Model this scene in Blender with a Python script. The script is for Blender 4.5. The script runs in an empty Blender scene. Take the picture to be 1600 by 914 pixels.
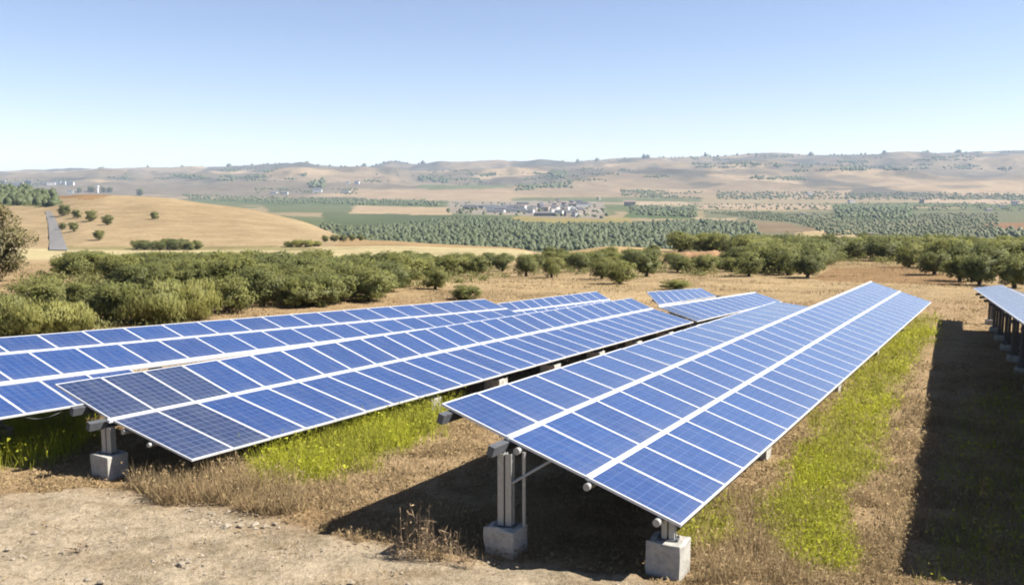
import bpy, math, random
import numpy as np
from mathutils import Matrix, Vector

random.seed(7)
rng = np.random.default_rng(11)
scene = bpy.context.scene
COL = scene.collection

# ------------------------------------------------------------------ camera
FPX, CX, CY, YH, CAMH = 1414.0, 800.0, 457.0, 290.0, 5.8
TH = math.atan((CY - YH) / FPX)
CT, ST = math.cos(TH), math.sin(TH)
cam_d = bpy.data.cameras.new('camera')
cam = bpy.data.objects.new('camera', cam_d)
COL.objects.link(cam)
cam.location = (0, 0, CAMH)
cam.rotation_euler = (math.pi / 2 - TH, 0, 0)
cam_d.sensor_fit = 'HORIZONTAL'
cam_d.sensor_width = 36.0
cam_d.lens = FPX / 1600 * 36.0
cam_d.clip_start = 0.1
cam_d.clip_end = 40000
scene.camera = cam

# ------------------------------------------------------------------ sky, sun, exposure
SUN_AZ, SUN_EL = 92.0, 45.0          # degrees clockwise from +Y, degrees up
world = bpy.data.worlds.new('World')
scene.world = world
world.use_nodes = True
wn = world.node_tree
bg = wn.nodes['Background']
sky = wn.nodes.new('ShaderNodeTexSky')
sky.sky_type = 'NISHITA'
sky.sun_disc = False
sky.sun_elevation = math.radians(SUN_EL)
sky.sun_rotation = math.radians(SUN_AZ)
sky.altitude = 300
sky.air_density = 0.85
sky.dust_density = 0.2
sky.ozone_density = 2.0
_tint = wn.nodes.new('ShaderNodeMix')
_tint.data_type = 'RGBA'
_tint.blend_type = 'MULTIPLY'
_tint.inputs[0].default_value = 1.0
_tint.inputs[7].default_value = (1.08, 0.955, 0.97, 1)      # camera white balance, the whole sky alike
wn.links.new(sky.outputs[0], _tint.inputs[6])
wn.links.new(_tint.outputs[2], bg.inputs[0])
bg.inputs[1].default_value = 0.056
sd = bpy.data.lights.new('sun', 'SUN')
sd.energy = 5.0
sd.angle = math.radians(0.5)
sd.color = (1.0, 0.945, 0.86)
sun = bpy.data.objects.new('sun', sd)
COL.objects.link(sun)
_s = Vector((math.sin(math.radians(SUN_AZ)) * math.cos(math.radians(SUN_EL)),
             math.cos(math.radians(SUN_AZ)) * math.cos(math.radians(SUN_EL)),
             math.sin(math.radians(SUN_EL))))
sun.rotation_euler = _s.to_track_quat('Z', 'Y').to_euler()
scene.view_settings.view_transform = 'Standard'
scene.view_settings.look = 'None'
scene.view_settings.exposure = 1.54
scene.view_settings.gamma = 1.0
scene.render.engine = 'CYCLES'
scene.cycles.max_bounces = 6
scene.cycles.diffuse_bounces = 1
scene.cycles.glossy_bounces = 3
scene.cycles.transmission_bounces = 3
scene.cycles.volume_bounces = 0
scene.cycles.use_denoising = True
scene.cycles.filter_width = 1.9


# ------------------------------------------------------------------ projection helpers
def ray(px, py):
    x = (px - CX) / FPX
    y = (CY - py) / FPX
    return np.array([x, CT + y * ST, y * CT - ST])


def at(px, py, Y):
    r = ray(px, py)
    return r * (Y / r[1]) + np.array([0, 0, CAMH])


def proj(x, y, z):
    zz = z - CAMH
    d = y * CT - zz * ST
    u = y * ST + zz * CT
    d = np.where(np.abs(d) < 1e-3, 1e-3, d)
    return CX + FPX * x / d, CY - FPX * u / d


def nrm(v):
    return v / np.linalg.norm(v)


# ------------------------------------------------------------------ value noise
_NT = rng.random((256, 256))


def vnoise(x, y):
    xi = np.floor(x).astype(int); yi = np.floor(y).astype(int)
    fx = x - xi; fy = y - yi
    fx = fx * fx * (3 - 2 * fx); fy = fy * fy * (3 - 2 * fy)
    a = _NT[xi & 255, yi & 255]; b = _NT[(xi + 1) & 255, yi & 255]
    c = _NT[xi & 255, (yi + 1) & 255]; d = _NT[(xi + 1) & 255, (yi + 1) & 255]
    return (a * (1 - fx) + b * fx) * (1 - fy) + (c * (1 - fx) + d * fx) * fy


def fbm(x, y, o=4):
    s = 0; a = 0.5; t = 0
    for k in range(o):
        s = s + a * vnoise(x * 2 ** k + 17.3 * k, y * 2 ** k + 9.1 * k); t += a; a *= 0.5
    return s / t


def sstep(a, b, x):
    t = np.clip((x - a) / (b - a), 0, 1)
    return t * t * (3 - 2 * t)


def inpoly(px, py, poly):
    r = np.zeros(np.shape(px), bool)
    n = len(poly)
    for i in range(n):
        x1, y1 = poly[i]; x2, y2 = poly[(i + 1) % n]
        if y1 == y2:
            continue
        c = ((y1 > py) != (y2 > py)) & (px < (x2 - x1) * (py - y1) / (y2 - y1) + x1)
        r ^= c
    return r


# ------------------------------------------------------------------ terrain heights
def tz(py, Y):
    r = ray(800, py)
    return CAMH + Y * r[2] / r[1]


def nearz(x, y):
    u = 0.497 * x + 0.867 * y
    z = -0.0127 * x - 0.0221 * y
    z = z - 0.010 * np.maximum(u - 15, 0) * sstep(-7.0, -10.5, 0.826 * x - 0.482 * y + 2.0)
    z = z + 0.10 * (fbm(x * 0.12 + 5, y * 0.12 + 3, 3) - 0.5)
    z = z + 0.05 * (fbm(x * 0.7, y * 0.7, 3) - 0.5)
    return z


# profile along view columns: image column -> [(distance, image row of the ground there) or (distance, None, height)]
PROF = {
    -700: [(110, 425), (200, 405), (280, 392), (420, 360), (560, 315), (800, 300), (1200, 296), (1700, None, -22)],
    0:   [(110, 425), (200, 404), (280, 391), (340, 375), (430, 342), (520, 322), (700, 306), (950, 292), (1100, 290.5), (1500, None, -22), (2200, None, -44)],
    75:  [(110, 425), (200, 404), (280, 391), (340, 373), (430, 342), (520, 320), (620, 306), (760, 302), (1000, 295), (1500, None, -30), (2200, None, -44)],
    130: [(110, 425), (200, 403), (280, 391), (400, 345), (520, 306), (580, 302.5), (700, None, -4), (1000, None, -40), (1400, None, -44)],
    260: [(110, 425), (200, 403), (280, 391), (380, 350), (500, 314), (570, 308.5), (700, None, -8), (1000, None, -43)],
    400: [(110, 425), (200, 403), (280, 390), (380, 356), (460, 335), (520, 327), (700, None, -20), (900, None, -44)],
    480: [(110, 424), (200, 403), (275, 390), (380, 362), (450, 348), (500, 344), (700, None, -34), (900, None, -44)],
    540: [(110, 424), (200, 403), (265, 390), (330, 380), (400, 372), (440, 371), (650, None, -40), (850, None, -44)],
    620: [(110, 424), (200, 403), (265, 390), (330, 379), (370, 376.5), (600, None, -40), (800, None, -44)],
    800: [(110, 428), (180, 404), (250, 393), (320, 387.5), (600, None, -42), (780, None, -44)],
    950: [(90, 432), (120, 415), (150, 391), (175, 382), (230, None, -14), (500, None, -40), (750, None, -44)],
    1100: [(90, 430), (112, 414), (120, 402), (170, 392), (230, 391), (350, None, -28), (600, None, -44)],
    1250: [(90, 427), (120, 412), (160, 397), (230, 389), (350, None, -28), (600, None, -44)],
    1450: [(90, 425), (120, 412), (160, 397), (230, 388), (350, None, -28), (600, None, -44)],
    1650: [(90, 428), (120, 414), (160, 398), (230, 388), (350, None, -28), (600, None, -44)],
    2600: [(90, 428), (120, 414), (160, 398), (230, 388), (350, None, -28), (600, None, -44)],
}
SKYL = [(-900, 276), (0, 276), (60, 274), (100, 272), (150, 268), (250, 265), (350, 264), (430, 260), (480, 259), (530, 263), (580, 263),
        (612, 255), (645, 261), (700, 260), (760, 258), (830, 256), (890, 253), (950, 250), (1000, 248), (1080, 247), (1130, 245),
        (1200, 241), (1250, 245), (1350, 245), (1400, 241), (1460, 238), (1600, 236), (2600, 240)]
NC, NR = 760, 520
_ax_in = np.linspace(-0.62, 0.62, 640)
_ax_l = -0.62 - np.linspace(1, 0, 60, endpoint=False) ** 1.5 * 0.9
_ax_r = 0.62 + np.linspace(0, 1, 61)[1:] ** 1.5 * 0.9
AX = np.concatenate([_ax_l, _ax_in, _ax_r])
LY = np.concatenate([np.linspace(math.log(58), math.log(700), 190, endpoint=False),
                     np.linspace(math.log(700), math.log(3000), 120, endpoint=False),
                     np.linspace(math.log(3000), math.log(7200), 180, endpoint=False),
                     np.linspace(math.log(7200), math.log(16000), 30)])
YS = np.exp(LY)
keys = sorted(PROF)
_prof = []
for k in keys:
    a = (k - 800) / FPX
    pts = [(40., nearz(a * 40, 40.)), (58., nearz(a * 58, 58.)), (72., nearz(a * 72., 72.) - 0.1)]
    for q in PROF[k]:
        pts.append((float(q[0]), tz(q[1], q[0]) if q[1] is not None else float(q[2])))
    pts += [(2600., -44.), (20000., -44.)]
    P = np.array(pts, float)
    _prof.append(np.interp(YS, P[:, 0], P[:, 1]))
_prof = np.array(_prof)                       # keys x rows
_kpx = np.array(keys, float)
_cpx = 800 + AX * FPX
ZG = np.empty((len(AX), len(YS)))
for j in range(len(YS)):
    ZG[:, j] = np.interp(_cpx, _kpx, _prof[:, j])


def blur(a, axis, n):
    for _ in range(n):
        b = a.copy()
        sl = [slice(None)] * 2
        s0 = list(sl); s0[axis] = slice(1, -1)
        sm = list(sl); sm[axis] = slice(0, -2)
        sp = list(sl); sp[axis] = slice(2, None)
        b[tuple(s0)] = 0.25 * a[tuple(sm)] + 0.5 * a[tuple(s0)] + 0.25 * a[tuple(sp)]
        a = b
    return a


ZG = blur(ZG, 1, 6)
ZG = blur(ZG, 0, 60)
XX = AX[:, None] * YS[None, :]
YY = np.repeat(YS[None, :], len(AX), 0)
# rolling relief
ZG += (fbm(XX / 60, YY / 60, 4) - 0.5) * 2.2 * sstep(120, 420, YY) * (1 - sstep(620, 700, YY))
ZG += (fbm(XX / 300 + 3, YY / 300, 3) - 0.5) * 5 * sstep(900, 1600, YY)
# far hills
sk = np.interp(_cpx, [p[0] for p in SKYL], [p[1] for p in SKYL])
zs = np.array([tz(s, 6600.) for s in sk])
zs = zs + 6
t = np.clip((YY - 2700) / (6600 - 2700), 0, 1)
ramp = t ** 1.25
rid = 1 - np.abs(2 * fbm(XX / 1500 + 2, YY / 1100 + 7, 3) - 1)
rel = (rid - 0.72) * 150 + (fbm(XX / 430, YY / 380, 4) - 0.5) * 105
env = sstep(0.03, 0.4, t) * (1 - 0.75 * sstep(0.8, 1.0, t))
ZH = -44 + (zs[:, None] + 44) * ramp + rel * env * 1.0
ZH += (fbm(XX / 130, YY / 130, 3) - 0.5) * 16 * sstep(0.1, 0.5, t)
ZH -= sstep(6700, 12000, YY) * 260
ZG = np.where(YY > 2600, ZH * sstep(2600, 3000, YY) + ZG * (1 - sstep(2600, 3000, YY)), ZG)
LYG = np.log(YS)


def zfar(x, y):
    a = np.clip(x / y, AX[0], AX[-1])
    ia = np.clip(np.searchsorted(AX, a) - 1, 0, len(AX) - 2)
    fa = (a - AX[ia]) / (AX[ia + 1] - AX[ia])
    l = np.log(np.clip(y, YS[0], YS[-1]))
    il = np.clip(np.searchsorted(LYG, l) - 1, 0, len(LYG) - 2)
    fl = (l - LYG[il]) / (LYG[il + 1] - LYG[il])
    return (ZG[ia, il] * (1 - fa) + ZG[ia + 1, il] * fa) * (1 - fl) + (ZG[ia, il + 1] * (1 - fa) + ZG[ia + 1, il + 1] * fa) * fl


def gz(x, y):
    x = np.asarray(x, float); y = np.asarray(y, float)
    ys = np.maximum(y, 58.0)
    w = sstep(50, 60, y)
    n = nearz(x, np.minimum(y, 70))
    return np.where(y < 50, n, n * (1 - w) + zfar(x, ys) * w)


def on_ground(px, py, y0=8.0, y1=14000.0):
    """first point where the line of sight through a pixel meets the terrain"""
    r = ray(px, py); r = r / r[1]
    Y = np.exp(np.linspace(math.log(y0), math.log(y1), 2600))
    d = (CAMH + r[2] * Y) - gz(r[0] * Y, Y)
    k = np.argmax(d < 0)
    if d[k] >= 0:
        k = len(Y) - 1
    y = Y[k]
    return np.array([r[0] * y, y, float(gz(r[0] * y, y))])


# ------------------------------------------------------------------ material helpers
def new_mat(name):
    m = bpy.data.materials.new(name)
    m.use_nodes = True
    nt = m.node_tree
    b = nt.nodes['Principled BSDF']
    return m, nt, b


def nd(nt, t, **kw):
    n = nt.nodes.new(t)
    for k, v in kw.items():
        setattr(n, k, v)
    return n


def noise(nt, scale, detail=4, rough=0.6, vec=None):
    n = nd(nt, 'ShaderNodeTexNoise')
    n.inputs['Scale'].default_value = scale
    n.inputs['Detail'].default_value = detail
    n.inputs['Roughness'].default_value = rough
    if vec is not None:
        nt.links.new(vec, n.inputs['Vector'])
    return n


def mixc(nt, fac, a, b, mode='MIX'):
    n = nd(nt, 'ShaderNodeMix', data_type='RGBA', blend_type=mode)
    for s, v in ((0, fac), (6, a), (7, b)):
        if isinstance(v, (int, float)):
            n.inputs[s].default_value = v
        elif isinstance(v, tuple):
            n.inputs[s].default_value = (*v, 1)
        else:
            nt.links.new(v, n.inputs[s])
    return n.outputs[2]


def ramp(nt, src, stops):
    n = nd(nt, 'ShaderNodeValToRGB')
    e = n.color_ramp.elements
    while len(e) < len(stops):
        e.new(0.5)
    for i, (p, c) in enumerate(stops):
        e[i].position = p
        e[i].color = (*c, 1) if isinstance(c, tuple) else (c, c, c, 1)
    nt.links.new(src, n.inputs[0])
    return n.outputs[0]


def mth(nt, op, a, b=None):
    n = nd(nt, 'ShaderNodeMath', operation=op)
    for i, v in ((0, a), (1, b)):
        if v is None:
            continue
        if isinstance(v, (int, float)):
            n.inputs[i].default_value = v
        else:
            nt.links.new(v, n.inputs[i])
    return n.outputs[0]


def bump(nt, b, h, strength, dist):
    n = nd(nt, 'ShaderNodeBump')
    n.inputs['Strength'].default_value = strength
    n.inputs['Distance'].default_value = dist
    nt.links.new(h, n.inputs['Height'])
    nt.links.new(n.outputs[0], b.inputs['Normal'])


def world_pos(nt):
    return nd(nt, 'ShaderNodeNewGeometry').outputs['Position']


def mat_ground():
    m, nt, b = new_mat('field_ground')
    p = world_pos(nt)
    a = nd(nt, 'ShaderNodeVertexColor', layer_name='cover').outputs[0]
    n1 = noise(nt, 1.3, 6, 0.65, p); n2 = noise(nt, 9, 6, 0.7, p); n3 = noise(nt, 45, 3, 0.7, p)
    c = mixc(nt, 1.0, a, ramp(nt, n1.outputs[0], [(0.3, (0.72, 0.69, 0.64)), (0.7, (1.2, 1.18, 1.14))]), 'MULTIPLY')
    c = mixc(nt, 1.0, c, ramp(nt, n2.outputs[0], [(0.32, (0.62, 0.58, 0.52)), (0.52, (1, 1, 1)), (0.75, (1.22, 1.2, 1.16))]), 'MULTIPLY')
    c = mixc(nt, 0.7, c, ramp(nt, n3.outputs[0], [(0.3, 0.65), (0.7, 1.25)]), 'MULTIPLY')
    nt.links.new(c, b.inputs['Base Color'])
    b.inputs['Roughness'].default_value = 1
    b.inputs['Specular IOR Level'].default_value = 0.1
    h = mth(nt, 'ADD', n2.outputs[0], mth(nt, 'MULTIPLY', n3.outputs[0], 0.35))
    bump(nt, b, h, 0.9, 0.07)
    return m


def mat_land():
    m, nt, b = new_mat('distant_land')
    p = world_pos(nt)
    a = nd(nt, 'ShaderNodeVertexColor', layer_name='cover').outputs[0]
    n1 = noise(nt, 0.012, 6, 0.6, p); n2 = noise(nt, 0.09, 5, 0.65, p); n3 = noise(nt, 0.6, 4, 0.7, p)
    c = mixc(nt, 1.0, a, ramp(nt, n1.outputs[0], [(0.3, (0.84, 0.82, 0.79)), (0.7, (1.14, 1.14, 1.12))]), 'MULTIPLY')
    c = mixc(nt, 1.0, c, ramp(nt, n2.outputs[0], [(0.3, (0.8, 0.78, 0.74)), (0.7, (1.15, 1.15, 1.13))]), 'MULTIPLY')
    c = mixc(nt, 1.0, c, ramp(nt, n3.outputs[0], [(0.3, 0.8), (0.7, 1.16)]), 'MULTIPLY')
    mp = nd(nt, 'ShaderNodeMapping')                      # stubble and ploughing marks along the slope
    mp.inputs['Scale'].default_value = (0.02, 0.35, 0.3)
    mp.inputs['Rotation'].default_value = (0, 0, 0.25)
    nt.links.new(p, mp.inputs[0])
    n4 = noise(nt, 1.0, 4, 0.6, mp.outputs[0])
    c = mixc(nt, 0.8, c, ramp(nt, n4.outputs[0], [(0.3, (0.84, 0.82, 0.78)), (0.7, (1.12, 1.12, 1.1))]), 'MULTIPLY')
    nt.links.new(c, b.inputs['Base Color'])
    b.inputs['Roughness'].default_value = 1
    b.inputs['Specular IOR Level'].default_value = 0.05
    bump(nt, b, n3.outputs[0], 0.5, 0.6)
    return m


def mat_blade(name, rough=0.8, trans=0.42):
    m, nt, b = new_mat(name)
    a = nd(nt, 'ShaderNodeVertexColor', layer_name='tint').outputs[0]
    nt.links.new(a, b.inputs['Base Color'])
    b.inputs['Roughness'].default_value = rough
    b.inputs['Specular IOR Level'].default_value = 0.1
    g = nd(nt, 'ShaderNodeNewGeometry').outputs['Normal']
    sc = nd(nt, 'ShaderNodeVectorMath', operation='SCALE')
    nt.links.new(g, sc.inputs[0]); sc.inputs['Scale'].default_value = 0.55
    av = nd(nt, 'ShaderNodeVectorMath', operation='ADD')
    nt.links.new(sc.outputs[0], av.inputs[0]); av.inputs[1].default_value = (0, 0, 1)
    nv = nd(nt, 'ShaderNodeVectorMath', operation='NORMALIZE')
    nt.links.new(av.outputs[0], nv.inputs[0])
    nt.links.new(nv.outputs[0], b.inputs['Normal'])
    t = nd(nt, 'ShaderNodeBsdfTranslucent')
    nt.links.new(a, t.inputs[0])
    mx = nd(nt, 'ShaderNodeMixShader')
    mx.inputs[0].default_value = trans
    nt.links.new(b.outputs[0], mx.inputs[1]); nt.links.new(t.outputs[0], mx.inputs[2])
    nt.links.new(mx.outputs[0], nt.nodes['Material Output'].inputs[0])
    return m


def mat_leaf(name, ca, cb, cc, trans=0.18, tuft=True):
    m, nt, b = new_mat(name)
    tc = nd(nt, 'ShaderNodeTexCoord').outputs['Object']
    n1 = noise(nt, 1.7, 3, 0.6, tc)
    n2 = noise(nt, 14, 2, 0.6, tc)
    oi = nd(nt, 'ShaderNodeObjectInfo').outputs['Random']
    f = mth(nt, 'ADD', mth(nt, 'MULTIPLY', n1.outputs[0], 0.6), mth(nt, 'MULTIPLY', n2.outputs[0], 0.4))
    c = ramp(nt, f, [(0.3, ca), (0.5, cb), (0.7, cc)])
    c = mixc(nt, 1.0, c, ramp(nt, oi, [(0.0, (0.82, 0.85, 0.9)), (1.0, (1.2, 1.14, 1.0))]), 'MULTIPLY')
    # leaves of a tuft face mostly outwards: bend the shading normal that way
    sb = nd(nt, 'ShaderNodeVectorMath', operation='SUBTRACT')
    nt.links.new(tc, sb.inputs[0]); sb.inputs[1].default_value = (0, 0, 0.55)
    no = nd(nt, 'ShaderNodeVectorMath', operation='NORMALIZE')
    nt.links.new(sb.outputs[0], no.inputs[0])
    vt = nd(nt, 'ShaderNodeVectorTransform', vector_type='NORMAL', convert_from='OBJECT', convert_to='WORLD')
    nt.links.new(no.outputs[0], vt.inputs[0])
    sg = nd(nt, 'ShaderNodeVectorMath', operation='SCALE')
    nt.links.new(nd(nt, 'ShaderNodeNewGeometry').outputs['Normal'], sg.inputs[0]); sg.inputs['Scale'].default_value = 0.6
    a1 = nd(nt, 'ShaderNodeVectorMath', operation='ADD')
    nt.links.new(vt.outputs[0], a1.inputs[0]); nt.links.new(sg.outputs[0], a1.inputs[1])
    a2 = nd(nt, 'ShaderNodeVectorMath', operation='NORMALIZE')
    nt.links.new(a1.outputs[0], a2.inputs[0])
    if tuft:
        nt.links.new(a2.outputs[0], b.inputs['Normal'])
    nt.links.new(c, b.inputs['Base Color'])
    b.inputs['Roughness'].default_value = 0.6
    b.inputs['Specular IOR Level'].default_value = 0.25
    t = nd(nt, 'ShaderNodeBsdfTranslucent')
    nt.links.new(c, t.inputs[0])
    mx = nd(nt, 'ShaderNodeMixShader')
    mx.inputs[0].default_value = trans
    nt.links.new(b.outputs[0], mx.inputs[1]); nt.links.new(t.outputs[0], mx.inputs[2])
    nt.links.new(mx.outputs[0], nt.nodes['Material Output'].inputs[0])
    return m


def mat_plain(name, col, rough=0.6, metal=0.0, spec=0.4, nscale=8, namp=0.15, bmp=0.0):
    m, nt, b = new_mat(name)
    col = tuple(0.6 * c for c in col)
    tc = nd(nt, 'ShaderNodeTexCoord').outputs['Object']
    n = noise(nt, nscale, 5, 0.65, tc)
    c = mixc(nt, 1.0, col, ramp(nt, n.outputs[0], [(0.3, 1 - namp), (0.7, 1 + namp)]), 'MULTIPLY')
    nt.links.new(c, b.inputs['Base Color'])
    b.inputs['Roughness'].default_value = rough
    b.inputs['Metallic'].default_value = metal
    b.inputs['Specular IOR Level'].default_value = spec
    if bmp:
        bump(nt, b, n.outputs[0], 0.6, bmp)
    return m


def mat_cells(name, base, line, line_w, line_mix, dust=0.12):
    base = tuple(0.57 * c for c in base); line = tuple(0.57 * c for c in line)
    # blue silicon cells under glass: printed grid lines, busbars, per cell tone
    m, nt, b = new_mat(name)
    uv = nd(nt, 'ShaderNodeUVMap', uv_map='cells').outputs[0]
    sp = nd(nt, 'ShaderNodeSeparateXYZ')
    nt.links.new(uv, sp.inputs[0])
    oi = nd(nt, 'ShaderNodeObjectInfo').outputs['Random']

    def line_mask(coord, w):
        f = mth(nt, 'FRACT', coord)
        d = mth(nt, 'MINIMUM', f, mth(nt, 'SUBTRACT', 1.0, f))
        return mth(nt, 'LESS_THAN', d, w)
    gx = line_mask(sp.outputs[0], line_w)
    gy = line_mask(sp.outputs[1], line_w * 0.9)
    grid = mth(nt, 'MAXIMUM', gx, gy)
    bus = mth(nt, 'MULTIPLY', line_mask(mth(nt, 'ADD', mth(nt, 'MULTIPLY', sp.outputs[0], 2.0), 0.5), 0.035), 0.45)
    fl = nd(nt, 'ShaderNodeVectorMath', operation='FLOOR')
    nt.links.new(uv, fl.inputs[0])
    ad = nd(nt, 'ShaderNodeVectorMath', operation='ADD')
    nt.links.new(fl.outputs[0], ad.inputs[0])
    cb = nd(nt, 'ShaderNodeCombineXYZ')
    nt.links.new(mth(nt, 'MULTIPLY', oi, 91.0), cb.inputs[2])
    nt.links.new(cb.outputs[0], ad.inputs[1])
    wnz = nd(nt, 'ShaderNodeTexWhiteNoise', noise_dimensions='3D')
    nt.links.new(ad.outputs[0], wnz.inputs[0])
    c = mixc(nt, 1.0, base, ramp(nt, wnz.outputs[0], [(0, (0.88, 0.9, 0.93)), (1, (1.1, 1.09, 1.06))]), 'MULTIPLY')
    c = mixc(nt, 1.0, c, ramp(nt, oi, [(0, (0.78, 0.84, 0.88)), (1, (1.2, 1.15, 1.1))]), 'MULTIPLY')
    c = mixc(nt, mth(nt, 'MULTIPLY', mth(nt, 'MAXIMUM', grid, bus), line_mix), c, line)
    # thin dust film, uneven
    tc = nd(nt, 'ShaderNodeTexCoord').outputs['Object']
    dn = noise(nt, 2.2, 6, 0.65, tc)
    mp = nd(nt, 'ShaderNodeMapping')
    mp.inputs['Scale'].default_value = (9, 0.7, 1)
    mo = nd(nt, 'ShaderNodeVectorMath', operation='ADD')
    nt.links.new(tc, mo.inputs[0]); nt.links.new(cb.outputs[0], mo.inputs[1])
    nt.links.new(mo.outputs[0], mp.inputs[0])
    sn = noise(nt, 1.0, 4, 0.6, mp.outputs[0])
    low = mth(nt, 'POWER', mth(nt, 'SUBTRACT', 1.0, mth(nt, 'MINIMUM', mth(nt, 'DIVIDE', sp.outputs[1], 4.0), 1.0)), 3.0)
    streak = mth(nt, 'ADD', mth(nt, 'MULTIPLY', ramp(nt, sn.outputs[0], [(0.45, 0.0), (0.75, 1.0)]), 0.10), mth(nt, 'MULTIPLY', low, 0.10))
    dn_ = mth(nt, 'ADD', mth(nt, 'MULTIPLY', dn.outputs[0], dust), streak)
    c = mixc(nt, dn_, c, (0.28, 0.28, 0.27))
    nt.links.new(c, b.inputs['Base Color'])
    nt.links.new(ramp(nt, dn.outputs[0], [(0.3, 0.2), (0.7, 0.36)]), b.inputs['Roughness'])
    b.inputs['IOR'].default_value = 1.55
    b.inputs['Sheen Weight'].default_value = 0.25
    b.inputs['Sheen Roughness'].default_value = 0.16
    b.inputs['Coat Weight'].default_value = 1.0
    b.inputs['Coat IOR'].default_value = 1.6
    b.inputs['Coat Roughness'].default_value = 0.22
    return m


M = {
    'ground': mat_ground(),
    'land': mat_land(),
    'blade': mat_blade('grass_blade'),
    'olive': mat_leaf('olive_leaf', (0.108, 0.118, 0.038), (0.165, 0.175, 0.058), (0.232, 0.236, 0.092), 0.52),
    'shrub': mat_leaf('shrub_leaf', (0.18, 0.18, 0.05), (0.26, 0.255, 0.075), (0.34, 0.325, 0.12), 0.5),
    'brown_leaf': mat_leaf('dry_leaf', (0.06, 0.055, 0.022), (0.095, 0.085, 0.036), (0.14, 0.122, 0.06)),
    'scrub': mat_leaf('scrub_leaf', (0.115, 0.12, 0.042), (0.165, 0.168, 0.062), (0.225, 0.222, 0.095), 0.5, False),
    'far_leaf': mat_leaf('distant_leaf', (0.050, 0.062, 0.024), (0.072, 0.085, 0.034), (0.094, 0.106, 0.044), 0.1, False),
    'bark': mat_plain('bark', (0.11, 0.085, 0.06), 0.9, nscale=20, namp=0.35, bmp=0.02),
    'cells': mat_cells('blue_cells', (0.004, 0.046, 0.215), (0.18, 0.29, 0.56), 0.022, 0.5, 0.08),
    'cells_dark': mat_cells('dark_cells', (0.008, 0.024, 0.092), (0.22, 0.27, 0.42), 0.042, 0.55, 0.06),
    'frame': mat_plain('anodised_frame', (0.86, 0.87, 0.88), 0.4, 0.0, 0.5, 3, 0.04),
    'rail': mat_plain('white_rail', (0.84, 0.86, 0.88), 0.4, 0.0, 0.5, 3, 0.05),
    'back': mat_plain('dark_backsheet', (0.06, 0.06, 0.065), 0.7),
    'steel': mat_plain('galvanised_steel', (0.50, 0.50, 0.48), 0.45, 0.35, 0.5, 14, 0.14),
    'steel_dark': mat_plain('dark_steel', (0.12, 0.125, 0.135), 0.55, 0.2, 0.4, 10, 0.2),
    'concrete': mat_plain('concrete', (0.50, 0.48, 0.43), 0.9, 0, 0.2, 9, 0.22, 0.02),
    'rock': mat_plain('limestone', (0.37, 0.31, 0.235), 0.95, 0, 0.2, 7, 0.35, 0.05),
    'cable': mat_plain('black_cable', (0.05, 0.05, 0.05), 0.6),
    'asphalt': mat_plain('old_asphalt', (0.22, 0.21, 0.20), 0.9, 0, 0.2, 0.4, 0.12),
    'white_wall': mat_plain('white_render', (0.85, 0.84, 0.80), 0.9, nscale=0.5, namp=0.1),
    'cream_wall': mat_plain('cream_render', (0.44, 0.38, 0.30), 0.9, nscale=0.5, namp=0.1),
    'stone_wall': mat_plain('grey_stone', (0.26, 0.24, 0.22), 0.9, nscale=0.5, namp=0.2),
    'tile_roof': mat_plain('terracotta_roof', (0.27, 0.20, 0.165), 0.9, nscale=0.6, namp=0.2),
    'grey_roof': mat_plain('dark_roof', (0.12, 0.12, 0.13), 0.8, nscale=0.6, namp=0.2),
    'opening': mat_plain('dark_opening', (0.04, 0.04, 0.05), 0.5),
    'dark_paint': mat_plain('dark_car_paint', (0.03, 0.035, 0.05), 0.25),
    'rubber': mat_plain('rubber', (0.02, 0.02, 0.02), 0.8),
}


# ------------------------------------------------------------------ object helpers
def mesh_from(name, v, f, mat=None, smooth=False):
    me = bpy.data.meshes.new(name)
    me.from_pydata([tuple(map(float, q)) for q in v], [], f)
    if mat:
        me.materials.append(mat)
    if smooth:
        me.polygons.foreach_set('use_smooth', [True] * len(me.polygons))
    me.update()
    return me


ALB = 0.57          # overall reflectance of soil, straw and stone


def mesh_np(name, V, F, mat, col=None, colname='tint', smooth=False):
    """V (n,3) array, F (m,k) int array with k = 3 or 4"""
    me = bpy.data.meshes.new(name)
    n, (m, k) = len(V), F.shape
    me.vertices.add(n)
    me.vertices.foreach_set('co', np.asarray(V, np.float32).ravel())
    me.loops.add(m * k)
    me.loops.foreach_set('vertex_index', F.astype(np.int32).ravel())
    me.polygons.add(m)
    me.polygons.foreach_set('loop_start', np.arange(0, m * k, k, dtype=np.int32))
    me.polygons.foreach_set('loop_total', np.full(m, k, np.int32))
    if smooth:
        me.polygons.foreach_set('use_smooth', np.ones(m, bool))
    me.update(calc_edges=True)
    if col is not None:
        a = me.color_attributes.new(colname, 'FLOAT_COLOR', 'POINT')
        c = np.ones((n, 4), np.float32); c[:, :3] = np.asarray(col) * ALB
        a.data.foreach_set('color', c.ravel())
    me.materials.append(mat)
    return me


def link(name, me, parent=None, mw=None):
    o = bpy.data.objects.new(name, me)
    COL.objects.link(o)
    if parent is not None:
        o.parent = parent
    if mw is not None:
        o.matrix_basis = mw
    return o


def tag(o, label=None, cat=None, group=None, kind=None):
    for k, v in (('label', label), ('category', cat), ('group', group), ('kind', kind)):
        if v:
            o[k] = v
    return o


def thing(name, loc, label, cat, group=None):
    o = link(name, None)
    o.location = [float(c) for c in loc]
    return tag(o, label, cat, group)


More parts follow.
